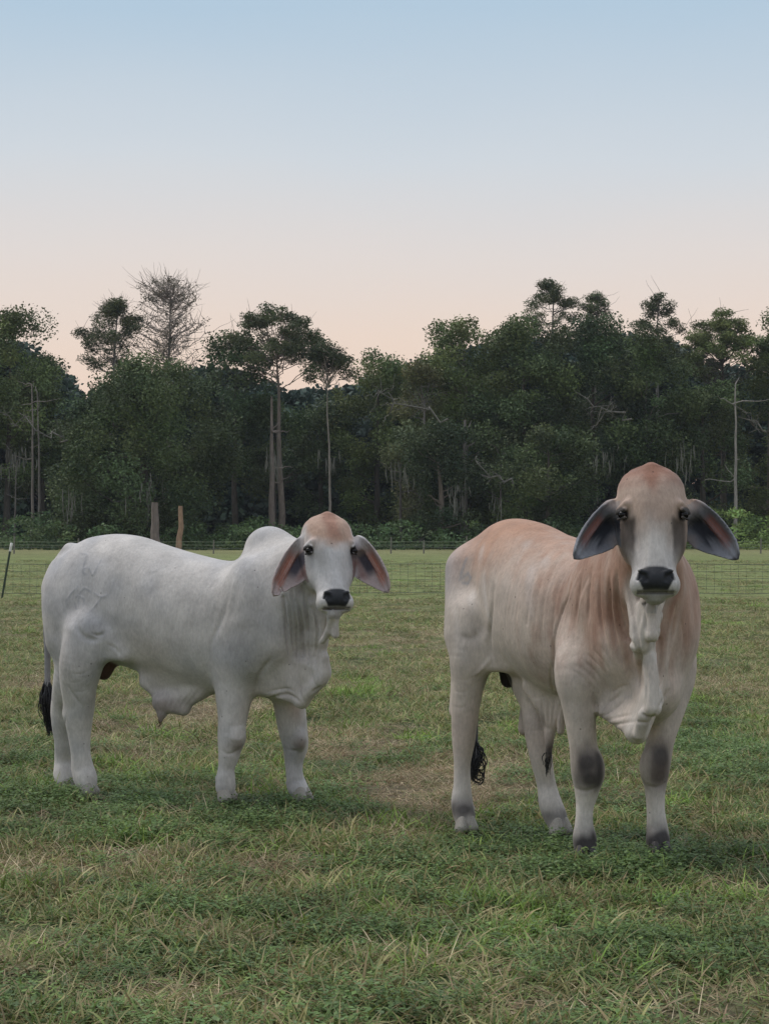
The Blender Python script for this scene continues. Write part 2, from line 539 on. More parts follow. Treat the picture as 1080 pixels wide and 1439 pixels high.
    def strokes(self, L):
        """L: list of (pixel polyline, depth (+ ridge, - crease), width) -> one displacement"""
        segs = []
        for pts, amp, w in L:
            pts = np.array(pts, float)
            n = max(2, int(sum(np.linalg.norm(np.diff(pts, axis=0), axis=1)) / (2.5 if w < .0058 else 6)) + 1)
            # resample with a little smoothing (Catmull-Rom through the given points)
            t = np.linspace(0, len(pts) - 1, n)
            ii = np.clip(t.astype(int), 0, len(pts) - 2); f = (t - ii)[:, None]
            p0 = pts[np.clip(ii - 1, 0, None)]; p1 = pts[ii]; p2 = pts[ii + 1]; p3 = pts[np.clip(ii + 2, None, len(pts) - 1)]
            Q = 0.5 * (2 * p1 + (p2 - p0) * f + (2 * p0 - 5 * p1 + 4 * p2 - p3) * f**2 + (3 * p1 - p0 - 3 * p2 + p3) * f**3)
            H = self.pick(Q)
            e_ = 0.004; Hf = H.astype(np.float32)
            N = np.stack([self.sc.eval(Hf + np.float32(e_) * np.eye(3, dtype=np.float32)[k], nodisp=True) - self.sc.eval(Hf - np.float32(e_) * np.eye(3, dtype=np.float32)[k], nodisp=True) for k in range(3)], 1)
            N /= np.linalg.norm(N, axis=1, keepdims=True) + 1e-9
            for i in range(len(H) - 1):
                if np.linalg.norm(H[i + 1] - H[i]) > 0.18: continue
                w0, w1 = (min(1, (j + 0.3) / (0.3 * len(H))) * min(1, (len(H) - 1 - j + 0.3) / (0.3 * len(H))) for j in (i, i + 1))
                segs.append((H[i], H[i + 1], amp * w0, w, amp * w1, N[i] + N[i + 1]))
        # group the segments in cells so each is only looked at near itself
        cells = {}
        for sg_ in segs:
            key = 0
            cells.setdefault(key, []).append(sg_)
        for key, ss in cells.items():
            A = np.array([x[0] for x in ss], np.float32); Bq = np.array([x[1] for x in ss], np.float32)
            am = np.array([x[2] for x in ss], np.float32); w = np.array([x[3] for x in ss], np.float32); am1 = np.array([x[4] for x in ss], np.float32); NN = np.array([x[5] for x in ss], np.float32); NN /= np.linalg.norm(NN, axis=1, keepdims=True) + 1e-9
            BA = Bq - A; L2 = (BA * BA).sum(1) + 1e-9
            cen = (A.min(0) + Bq.max(0)) / 2
            rad = float(max(np.linalg.norm(A - cen, axis=1).max(), np.linalg.norm(Bq - cen, axis=1).max()) + 3 * w.max())
            def f(p, A=A, BA=BA, L2=L2, am=am, am1=am1, NN=NN, w=w, cen=cen, rad=rad):
                out = np.zeros(len(p), np.float32)
                m = slice(None); q = p
                pos = np.zeros(len(q), np.float32); neg = np.zeros(len(q), np.float32)
                c0 = (q.max(0) + q.min(0)) / 2; R0 = float(np.sqrt(((q - c0) ** 2).sum(1).max()))
                x0 = np.clip(((c0 - A) * BA).sum(1) / L2, 0, 1)
                dd = np.sqrt(((c0 - A - x0[:, None] * BA) ** 2).sum(1))
                for i in np.where(dd < R0 + 3 * w)[0]:
                    pa = q - A[i]
                    hh = np.clip(pa @ BA[i] / L2[i], 0, 1)
                    qq = pa - hh[:, None] * BA[i]; d2 = (qq ** 2).sum(1) - 0.90 * (qq @ NN[i]) ** 2
                    g = (am[i] + (am1[i] - am[i]) * hh) * np.exp(-d2 / (w[i] * w[i]))
                    if am[i] + am1[i] > 0: np.maximum(pos, g, out=pos)
                    else: np.minimum(neg, g, out=neg)
                out[m] = pos + neg
                return out
            self.sc.disp(f, cen, rad)

def common_body(b, T, hump=(0.50, 1.33), tv=0.125, tw=0.135, sv=1.0):
    S, P = b.sc, b.P
    S.add(b.torso(T), 0.05)
    s = b.s
    hu, hz = hump
    S.add(f_ell(P(hu, 0, hz), np.array([0.150, 0.085, 0.135]) * s, rotm(0, math.radians(12), 0)), 0.07)
    S.add(f_ell(P(hu + 0.07, 0, hz - 0.10), np.array([0.17, 0.12, 0.13]) * s), 0.07)
    for sg in (-1, 1):
        S.add(f_ell(P(-0.57, sg * tv, 1.02), np.array([0.225, tw, 0.30]) * s, rotm(0, math.radians(-8), 0)), 0.06)   # rump / thigh
        S.add(f_ell(P(-0.40, sg * (tv + 0.04), 0.97), np.array([0.13, 0.10, 0.19]) * s, rotm(0, math.radians(14), 0)), 0.05)       # front of thigh
        if 0: S.add(f_ell(P(-0.34, sg * 0.185, 1.29), np.array([0.09, 0.07, 0.07]) * s), 0.10)                                      # hip bone
        S.add(f_ell(P(-0.76, sg * 0.075, 1.22), np.array([0.06, 0.05, 0.08]) * s), 0.07)                                     # pin bone
        S.add(f_ell(P(0.53, sg * 0.175 * sv, 1.04), np.array([0.19, 0.12, 0.27]) * s, rotm(0, math.radians(-14), 0)), 0.06)      # shoulder blade
        S.add(f_ell(P(0.46, sg * 0.195 * (sv + 1) / 2, 0.84), np.array([0.15, 0.10, 0.17]) * s), 0.06)                                       # upper arm
        S.add(f_ell(P(0.66, sg * 0.14 * sv, 0.90), np.array([0.12, 0.12, 0.17]) * s), 0.07)                                        # point of shoulder
    S.add(f_ell(P(0.60, 0, 0.72), np.array([0.20, 0.16, 0.16]) * s), 0.08)                                                     # chest floor

def make_hooves(b, feet, mat):
    out = []
    for i, (q, fwd) in enumerate(feet):
        H = Sculpt()
        fwd = fwd / np.linalg.norm(fwd); side = np.array([-fwd[1], fwd[0], 0])
        for sg in (-1, 1):
            top = q + np.array([0, 0, 0.040]) + side * sg * 0.019 - fwd * 0.004
            bot = q + np.array([0, 0, -0.004]) + side * sg * 0.027 + fwd * 0.012
            H.add(f_cone(top, bot, 0.026, 0.031, fwd, 1.45), 0.006)
        pl = q[2] - 0.022
        g = q.astype(np.float32)
        H.ops.append(('s', lambda p, pl=pl: p[:, 2] - pl, g, 9.0, 0.006))
        V, Q = H.mesh(q - 0.13, q + 0.13, 0.0065)
        out.append((V, Q))
    return out
# ---------------------------------------------------------------- the two bulls
def tail_and_misc(b, tail_pts):
    b.chain(tail_pts, 0.02)

def build_white():
    b = Bull(-1.0736, 11.2, 24, 1.0, 0.12)
    T = [(-0.80, 1.13, 1.05, 0.01), (-0.785, 1.24, 0.93, 0.09), (-0.74, 1.33, 0.84, 0.155), (-0.66, 1.385, 0.78, 0.205), (-0.50, 1.425, 0.73, 0.245),
         (-0.32, 1.42, 0.69, 0.270), (-0.12, 1.365, 0.625, 0.292), (0.08, 1.315, 0.590, 0.300), (0.26, 1.285, 0.575, 0.292),
         (0.42, 1.30, 0.575, 0.265), (0.58, 1.29, 0.60, 0.225), (0.70, 1.22, 0.66, 0.17), (0.77, 1.10, 0.76, 0.10), (0.80, 0.98, 0.86, 0.01)]
    common_body(b, T, (0.515, 1.335))
    S, px = b.sc, b.px
    b.set_head(at(466.5, 772, 10.50), 15, 23, -1.0, 0.94)
    # neck
    h = b.h
    S.add(f_cone(b.P(0.56, 0, 1.16), h(0, -0.06, -0.20), 0.20, 0.115), 0.10)
    S.add(f_cone(b.P(0.62, 0, 0.96), h(0, 0.06, -0.19), 0.19, 0.085), 0.10)
    S.add(f_cone(b.P(0.60, 0, 1.06), px(425, 840, 10.72), 0.22, 0.13), 0.10)
    # dewlap
    thr = h(0, 0.20, -0.13)
    S.add(f_tri(thr, px(440, 850, 10.6), px(452, 900, 10.62), 0.018), 0.03)
    S.add(f_tri(px(440, 850, 10.6), px(452, 900, 10.62), px(410, 900, 10.8), 0.02), 0.04)
    S.add(f_tri(px(452, 895, 10.62), px(456, 945, 10.62), px(410, 900, 10.8), 0.02), 0.04)
    S.add(f_tri(px(456, 945, 10.62), px(424, 985, 10.72), px(390, 920, 10.8), 0.025), 0.05)
    S.add(f_tri(px(424, 985, 10.72), px(365, 965, 10.9), px(400, 920, 10.8), 0.028), 0.05)
    S.add(f_cone(px(456, 925, 10.60), px(453, 950, 10.61), 0.022, 0.03), 0.03)
    S.add(f_cone(px(450, 958, 10.62), px(424, 985, 10.72), 0.03, 0.028), 0.03)
    # hanging throat folds
    S.add(f_cone(px(466, 862, 10.40), px(463, 886, 10.46), 0.020, 0.019), 0.02)
    S.add(f_cone(px(463, 886, 10.46), px(453, 901, 10.50), 0.019, 0.016), 0.02)
    S.add(f_cone(px(472, 862, 10.42), px(471, 892, 10.44), 0.012, 0.020), 0.015)
    # legs
    b.chain([(337, 890, 10.95, .115), (331, 940, 10.9, .112), (329, 972, 10.9, .100), (327, 1008, 10.88, .078), (324, 1038, 10.87, .068),
             (322, 1060, 10.87, .057), (318, 1080, 10.87, .044), (317, 1098, 10.87, .052), (317, 1107, 10.87, .052), (317, 1111, 10.87, .046)], .03, .06)
    b.chain([(398, 930, 11.0, .12), (406, 985, 11.05, .086), (411, 1022, 11.06, .079), (415, 1048, 11.07, .068), (413, 1070, 11.08, .050),
             (414, 1090, 11.08, .046), (417, 1104, 11.08, .054), (420, 1110, 11.06, .052), (422, 1113, 11.05, .046)], .03, .06)
    b.chain([(124, 890, 11.2, .125), (114, 935, 11.2, .118), (111, 962, 11.22, .100), (112, 990, 11.24, .083), (111, 1012, 11.25, .075),
             (112, 1036, 11.25, .060), (114, 1062, 11.25, .054), (117, 1083, 11.25, .062), (121, 1096, 11.23, .062), (122, 1103, 11.22, .052)], .03, .06)
    S.add(f_cone(px(103, 970, 11.24), px(100, 1002, 11.26), .025, .040), .04)    # hock point
    b.chain([(115, 905, 11.38, .13), (100, 960, 11.45, .10), (92, 988, 11.52, .076), (89, 1012, 11.55, .066), (90, 1045, 11.58, .053),
             (90, 1072, 11.60, .053), (91, 1090, 11.58, .060), (92, 1098, 11.56, .052)], .03, .06)
    S.add(f_cone(px(86, 965, 11.5), px(83, 1000, 11.55), .025, .030), .04)
    # buttock edge
    S.add(f_cone(px(84, 830, 11.45), px(86, 900, 11.42), .09, .08), .10)
    # flank skin between belly and thigh
    S.add(f_tri(px(150, 895, 11.12), px(172, 922, 11.1), px(120, 915, 11.2), .02), .10)
    # tail
    b.chain([(100, 775, 11.45, .05), (84, 795, 11.50, .042), (71, 835, 11.56, .032), (66, 880, 11.62, .021), (67, 920, 11.62, .018), (67, 966, 11.62, .017)], .02)
    # knee cap, dew claws
    S.add(f_ell(px(334, 1036, 10.84), (.040, .045, .060)), .03); S.add(f_ell(px(421, 1040, 11.0), (.036, .040, .055)), .03)
    for q_ in ((306, 1094, 10.90), (405, 1100, 11.12), (108, 1088, 11.28), (80, 1088, 11.6)): S.add(f_ell(px(*q_), (.014, .014, .018)), .02)
    # sheath
    S.add(f_tri(px(205, 960, 11.15), px(298, 955, 11.05), px(240, 988, 11.1), .030), .10)
    S.add(f_tri(px(222, 990, 11.1), px(280, 975, 11.05), px(255, 994, 11.08), .024), .07)
    S.add(f_cone(px(228, 985, 11.1), px(227, 1003, 11.1), .040, .022), .03)
    S.add(f_cone(px(240, 985, 11.1), px(259, 998, 11.08), .045, .028), .04)
    S.add(f_cone(px(228, 1003, 11.1), px(226, 1012, 11.1), .022, .012), .02)
    # scrotum
    S.add(f_cone(px(158, 928, 11.3), px(146, 944, 11.32), .035, .045), .03)
    # ears
    b.build_head([(1, at(430, 757, 10.60), at(385, 838, 10.46), (0.25, -1, 0.15), 0.088, -0.004),
                  (-1, at(500, 757, 10.60), at(545, 833, 10.50), (-0.45, -1, 0.1), 0.088, -0.004)])
    b.feet = [(px(318,1121,10.86), b.wid(np.array((0.8, -0.6, 0)))), (px(424,1122,11.04), b.wid(np.array((0.75, -0.65, 0)))), (px(124,1113,11.21), b.wid(np.array((0.9, -0.45, 0)))), (px(94,1108,11.55), b.wid(np.array((0.9, -0.45, 0))))]
    b.tail_end = px(67, 960, 11.62); b.sheath_end = px(226, 1008, 11.1)
    return b

def build_tan():
    b = Bull(0.865, 9.70, 60, 1.05, 0.45)
    T = [(-0.79, 1.13, 1.05, 0.01), (-0.775, 1.20, 0.93, 0.08), (-0.73, 1.285, 0.84, 0.125), (-0.64, 1.365, 0.80, 0.170), (-0.48, 1.43, 0.77, 0.220),
         (-0.30, 1.42, 0.72, 0.265), (-0.12, 1.37, 0.665, 0.290), (0.08, 1.335, 0.630, 0.300), (0.26, 1.31, 0.620, 0.275),
         (0.42, 1.31, 0.61, 0.240), (0.58, 1.30, 0.62, 0.20), (0.70, 1.22, 0.68, 0.155), (0.77, 1.10, 0.76, 0.10), (0.80, 0.98, 0.86, 0.01)]
    common_body(b, T, (0.50, 1.32), 0.095, 0.115, 0.78)
    S, px = b.sc, b.px
    b.set_head(at(917.5, 721, 8.62), -3, 20, 0, 1.02)
    h = b.h
    S.add(f_cone(b.P(0.52, 0, 1.18), h(0, -0.06, -0.20), 0.20, 0.12), 0.10)
    S.add(f_cone(b.P(0.60, 0, 0.98), h(0, 0.06, -0.19), 0.21, 0.09), 0.10)
    S.add(f_cone(b.P(0.55, 0, 1.10), px(900, 820, 8.95), 0.24, 0.13), 0.12)
    # dewlap
    thr = h(0, 0.22, -0.13)
    S.add(f_tri(thr, px(905, 860, 8.75), px(897, 905, 8.72), 0.022), 0.03)
    S.add(f_tri(px(905, 850, 8.85), px(897, 905, 8.72), px(905, 940, 8.95), 0.03), 0.05)
    S.add(f_tri(px(908, 900, 8.75), px(920, 985, 8.72), px(908, 960, 8.95), 0.03), 0.05)
    S.add(f_tri(px(915, 985, 8.74), px(893, 1028, 8.82), px(895, 960, 9.0), 0.03), 0.05)
    S.add(f_tri(px(893, 1030, 8.82), px(850, 1000, 9.05), px(880, 960, 9.05), 0.03), 0.05)
    b.chain([(914, 800, 8.92, .12), (917, 860, 8.92, .10), (917, 920, 8.90, .072), (912, 975, 8.88, .055), (902, 1015, 8.86, .040), (896, 1032, 8.84, .028)], .05)
    S.add(f_tri(h(0, 0.26, -0.10), px(900, 895, 8.67), px(915, 850, 8.85), 0.012), 0.03)
    S.add(f_tri(h(0, 0.28, -0.10), px(916, 888, 8.64), px(917, 850, 8.80), 0.014), 0.03)
    b.chain([(890, 815, 8.84, .034), (890, 850, 8.78, .030), (896, 885, 8.72, .028), (903, 906, 8.69, .030)], .04)
    b.chain([(928, 825, 8.80, .034), (922, 855, 8.72, .026), (918, 878, 8.65, .024), (917, 893, 8.63, .027)], .035)
    S.add(f_tri(h(0, 0.24, -0.14), px(899, 900, 8.74), px(918, 888, 8.72), 0.026), 0.04)
    S.add(f_cone(px(912, 925, 8.70), px(917, 995, 8.68), .022, .036), 0.025)
    S.add(f_cone(px(905, 1005, 8.72), px(898, 1032, 8.76), .030, .026), 0.025)
    # legs
    b.chain([(823, 900, 9.25, .12), (816, 950, 9.14, .118), (813, 985, 9.12, .080), (815, 1012, 9.11, .069), (819, 1048, 9.10, .062), (823, 1085, 9.10, .066),
             (824, 1108, 9.10, .055), (821, 1135, 9.10, .039), (820, 1160, 9.10, .041), (821, 1180, 9.10, .053), (822, 1192, 9.09, .050)], .03, .06)
    b.chain([(938, 900, 9.40, .12), (945, 950, 9.30, .10), (942, 988, 9.25, .072), (927, 1042, 9.20, .062), (921, 1082, 9.18, .060), (920, 1112, 9.17, .045),
             (921, 1143, 9.17, .041), (923, 1168, 9.17, .049), (924, 1184, 9.15, .052), (925, 1192, 9.14, .047)], .03, .06)
    b.chain([(668, 870, 9.98, .12), (662, 925, 9.95, .105), (657, 962, 9.95, .080), (653, 1000, 9.95, .067), (651, 1040, 9.95, .056), (649, 1075, 9.95, .040),
             (649, 1105, 9.95, .043), (649, 1130, 9.95, .053), (652, 1146, 9.93, .052), (653, 1154, 9.92, .047)], .03, .06)
    S.add(f_cone(px(641, 960, 10.0), px(640, 998, 10.02), .022, .034), .04)
    b.chain([(740, 900, 10.0, .13), (745, 955, 9.9, .10), (751, 990, 9.86, .070), (755, 1030, 9.82, .063), (760, 1066, 9.80, .053), (768, 1106, 9.80, .046),
             (773, 1130, 9.78, .055), (780, 1148, 9.76, .055), (784, 1158, 9.74, .047)], .03, .06)
    S.add(f_cone(px(738, 985, 9.95), px(737, 1024, 9.95), .022, .034), .04)
    S.add(f_cone(px(655, 800, 10.15), px(652, 890, 10.05), .10, .09), .10)
    S.add(f_tri(px(690, 900, 9.85), px(715, 935, 9.8), px(665, 935, 9.92), .03), .06)
    # tail
    b.chain([(704, 768, 10.38, .05), (676, 800, 10.50, .036), (664, 860, 10.58, .026), (666, 940, 10.55, .02), (667, 1046, 10.45, .016)], .02)
    # knee caps, dew claws
    S.add(f_ell(px(834, 1082, 9.06), (.036, .040, .065)), .06); S.add(f_ell(px(912, 1076, 9.14), (.034, .040, .065)), .06)
    for q_ in ((809, 1180, 9.16), (834, 1181, 9.16), (912, 1176, 9.22), (935, 1176, 9.22), (640, 1136, 9.99), (663, 1136, 9.99)): S.add(f_ell(px(*q_), (.014, .014, .018)), .02)
    # sheath
    S.add(f_tri(px(742, 965, 9.72), px(800, 965, 9.60), px(776, 1015, 9.65), .028), .05)
    S.add(f_tri(px(757, 985, 9.7), px(790, 985, 9.62), px(771, 1045, 9.66), .012), .03)
    S.add(f_cone(px(790, 975, 9.6), px(787, 1028, 9.6), .030, .016), .02)
    S.add(f_cone(px(772, 1030, 9.66), px(770, 1062, 9.66), .018, .016), .02)
    # scrotum
    S.add(f_cone(px(712, 935, 9.98), px(714, 955, 9.98), .045, .04), .02)
    b.build_head([(1, at(866, 708, 8.74), at(808, 786, 8.60), (0.45, -1, 0.05), 0.086, -0.004),
                  (-1, at(969, 708, 8.74), at(1036, 787, 8.62), (-0.45, -1, 0.05), 0.088, -0.004)])
    b.feet = [(px(822,1203,9.08), b.wid(np.array((0.05, -1, 0)))), (px(926,1200,9.13), b.wid(np.array((0.15, -1, 0)))), (px(654,1163,9.91), b.wid(np.array((0.3, -0.95, 0)))), (px(786,1167,9.73), b.wid(np.array((0.5, -0.87, 0))))]
    b.tail_end = px(667, 1044, 10.45); b.sheath_end = px(770, 1056, 9.66)
    return b

def white_strokes(b):
    L = []
    c = lambda pts, a=-.010, w=.010: L.append((pts, a * .72, w))
    c([(322, 835), (312, 870), (298, 900), (296, 925), (302, 962)], -.011, .014)
    c([(326, 845), (318, 875), (306, 903), (304, 925)], .003, .016)
    c([(360, 978), (364, 950), (384, 922)], -.012, .012)
    c([(318, 880), (345, 872), (375, 880)], .006, .045)
    c([(345, 800), (332, 835), (326, 870)], -.003, .022)
    for i, x in enumerate((397, 405.5, 411, 419, 428, 434.5, 441)):
        y0 = (812, 836, 818, 842, 822, 846, 852)[i]; y1 = (938, 915, 950, 925, 946, 918, 936)[i]
        c([(x - 4, y0), (x + 1, (y0 + 870) / 2), (x + 5, 880), (x + 9 - i, 910), (x + 12 - 2 * i, y1)], -.030 + .008 * (i % 3), .0085)
        c([(x + 3, 846 + 2 * i), (x + 8.5, 880), (x + 11 - i, 908)], .005, .006)
    c([(360, 984), (384, 980), (402, 976), (413, 980), (422, 988)], -.020, .008)
    c([(372, 973), (392, 969), (406, 968), (414, 974)], -.009, .006)
    c([(421, 950), (422, 975), (428, 989)], -.013, .007)
    c([(437, 973), (446, 968), (457, 962)], -.012, .006)
    c([(436, 925), (438, 950), (444, 968)], -.008, .006)
    c([(448, 905), (451, 930), (450, 950)], -.008, .006)
    c([(107, 868), (110, 885), (120, 896), (134, 899), (146, 891)], -.014, .016)
    c([(130, 891), (140, 894), (147, 888)], -.016, .010)
    c([(112, 845), (122, 872), (138, 880)], .010, .035)
    c([(150, 905), (163, 912), (170, 922)], -.008, .010)
    c([(160, 840), (160, 880), (152, 905)], .006, .03)
    c([(93, 961), (104, 978), (116, 993)], -.009, .007)
    c([(95, 1000), (92, 1020), (98, 1050), (103, 1082)], -.006, .006)
    for x0, y, x1, am in ((98, 944, 128, 3), (108, 949, 135, 2.2), (94, 956, 120, 2.6), (112, 962, 135, 1.8), (97, 969, 131, 3), (103, 979, 124, 1.6), (108, 988, 132, 2)):
        c([(x0, y + 2), ((x0 + x1) / 2, y + 3.5), (x1, y - 2.5)], -.001 * am, .0050)
    for x0, y, x1, am in ((312, 1007, 340, 1.6), (318, 1018, 346, 2.2), (310, 1028, 330, 1.5)):
        c([(x0, y), ((x0 + x1) / 2, y + 3), (x1, y - 2)], -.001 * am, .006)
    c([(309, 1052), (322, 1060), (338, 1052), (344, 1044)], -.007, .008)
    c([(320, 1035), (335, 1040), (345, 1032)], .006, .010)
    c([(402, 1052), (415, 1056), (426, 1050)], -.006, .007)
    for i in range(5):
        c([(238 + i * 11, 968 + 3 * (i % 2)), (236 + i * 8, 985), (233 + i * 6, 998 + i % 3)], -.0040, .009)
    for i in range(9):   # faint rib and belly folds
        x = 205 + i * 13
        c([(x + 10, 840), (x, 885), (x - 6, 925)], -.0022 if i % 2 else .0022, .012)
    c([(330, 782), (345, 778), (356, 768), (362, 755)], -.003, .016)
    c([(352, 757), (350, 775), (345, 800)], -.004, .012)
    c([(92, 752), (108, 758), (130, 762)], -.004, .010)
    c([(240, 795), (222, 803), (205, 812)], -.002, .010)
    # wrinkles on the face
    for sg, xs in ((1, (446, 452, 458)), (-1, (488, 483, 477))):
        for i, x in enumerate(xs):
            c([(x, 786 + 3 * i), (x + sg * 3, 800), (x + sg * 6, 822)], -.0020, .0045)
    brand = [[(114, 778), (122, 779), (118, 792), (116, 803), (120, 807)], [(117, 800), (124, 797), (130, 808), (135, 800), (142, 788)],
             [(93.5, 844), (100, 834), (110, 824)], [(112, 835), (118.5, 826), (128, 832)],
             [(106.5, 840), (110, 837), (117, 841), (119.5, 848.5), (115, 856), (108, 856), (105.5, 848)], [(111, 841), (111, 852)],
             [(131.5, 833), (142.5, 839), (152, 835.5)], [(142.5, 841), (135, 850), (124, 863), (120, 861.5)]]
    for q in brand: c(q, .0045, .0050)
    b.brand = [b.pick(np.array(q, float)) for q in brand]
    b.strokes(L)

def tan_strokes(b):
    L = []
    c = lambda pts, a=-.010, w=.010: L.append((pts, a * .80, w))
    c([(905, 830), (905, 865), (908, 895)], -.010, .006)
    c([(855, 800), (855, 835), (857, 865), (864, 903), (876, 935)], -.026, .012)
    c([(866, 800), (867, 853), (878, 890), (892, 914)], -.028, .011)
    c([(861, 805), (862, 860), (871, 900), (884, 930)], .010, .008)
    c([(881, 815), (889, 862), (894, 903), (898, 925), (897, 960), (896, 990)], -.024, .011)
    c([(843, 790), (841, 840), (845, 885), (858, 925)], -.017, .010)
    c([(831, 795), (826, 840), (826, 875)], -.013, .009)
    c([(819, 797), (812, 840), (808, 875)], -.011, .009)
    c([(808, 800), (798, 837), (787, 864), (778, 895), (777, 930), (779, 965), (785, 990)], -.013, .010)
    c([(800, 850), (791, 880), (785, 905), (784, 935), (786, 960)], .008, .012)
    c([(775, 930), (773, 950), (778, 975)], -.010, .007)
    for i in range(7):
        c([(800 + i * 8, 940 - i * 7), (818 + i * 7, 952 - i * 6), (836 + i * 5, 972 - i * 7)], -.0050, .0055)
    c([(833, 970), (838, 1000), (837, 1022)], -.010, .008)
    c([(853, 1024), (870, 1017), (892, 1014)], -.012, .007)
    c([(848, 1014), (866, 1008), (888, 1004)], -.008, .006)
    c([(839, 1010), (860, 998), (876, 985)], -.010, .006)
    c([(850, 990), (864, 982), (874, 972)], -.007, .006)
    c([(857, 975), (870, 966), (884, 962)], -.005, .006)
    c([(937, 835), (927, 885), (928, 930), (926, 975)], -.022, .010)
    c([(950, 850), (944, 895), (936, 935)], -.018, .009)
    c([(956, 870), (960, 903), (951, 935)], -.008, .007)
    c([(944, 850), (937, 895), (932, 935)], .008, .007)
    c([(905, 935), (908, 965), (905, 998)], -.010, .007)
    c([(921, 905), (921, 945), (925, 985)], .006, .008)
    c([(900, 1003), (912, 1008), (923, 1003)], -.012, .006)
    c([(893, 1012), (903, 1016), (912, 1014)], -.010, .006)
    c([(942, 968), (930, 985), (920, 1015)], -.010, .009)
    c([(694, 815), (690, 860), (687, 900), (692, 925)], -.016, .014)
    c([(672, 890), (660, 897), (645, 895)], -.008, .018)
    c([(706, 770), (698, 800), (694, 830)], -.006, .012)
    c([(690, 925), (677, 940), (665, 950)], .008, .010)
    # folds that run from the back down over the ribs
    for i in range(13):
        x = 722 + i * 7.5; y = 768 + i * 3.5
        x += (0, 2, -1.5, 1, -2.5, 0.5, 2.5)[i % 7]
        amp = (-.0050, -.0028, -.0042, -.0020)[i % 4]
        c([(x + 24, y - 14), (x + 8, y + 12), (x - 4, y + 48), (x - 12 + i * 0.5, y + 95), (x - 12 + i, y + 130 - (i * 37) % 50)], amp, .0075)
        c([(x + 27, y - 10), (x + 12, y + 14), (x, y + 50), (x - 8 + i * 0.5, y + 97)], -amp * .5, .007)
    for i in range(6):
        x = 700 + i * 9; 
        c([(x + 20, 745 + i * 4), (x + 6, 775 + i * 4), (x - 3, 805 + i * 3)], -.0030, .007)
    for x0, y, x1, am in ((638, 953, 668, 2), (650, 961, 678, 1.5), (636, 970, 664, 2.2), (645, 981, 674, 1.6), (635, 992, 660, 2), (640, 1008, 671, 1.8)):
        c([(x0, y), ((x0 + x1) / 2, y + 3), (x1, y - 3)], -.001 * am, .006)
    for i, y in enumerate((978, 1004, 1024)):
        c([(738, y), (752, y + 3), (768, y)], -.003, .005)
    c([(806, 1106), (822, 1112), (842, 1104)], -.006, .008)
    c([(906, 1102), (920, 1107), (934, 1100)], -.006, .008)
    c([(738, 742), (765, 735), (790, 744), (812, 752)], -.006, .008)
    for i in range(5):
        c([(752 + i * 9, 982), (756 + i * 7, 1002), (762 + i * 4, 1026)], -.007, .006)
    for sg, xs in ((1, (884, 890)), (-1, (952, 946))):
        for i, x in enumerate(xs):
            c([(x, 738 + 3 * i), (x + sg * 3, 755), (x + sg * 7, 782)], -.003, .006)
    b.brand = [b.pick(np.array(q, float)) for q in ([(655, 785), (648, 805), (646, 815)], [(650, 812), (657, 806), (661, 812), (657, 820), (650, 819)])]
    b.strokes(L)

def bull_mesh(b, name, mat):
    V, Q = b.sc.mesh((-1.1 * b.s, -0.85, -0.02), (1.45, 0.62, 1.85), VOX)
    return V, Q
def mix(a, b, t):
    t = np.clip(t, 0, 1)[:, None]
    return a * (1 - t) + np.asarray(b) * t

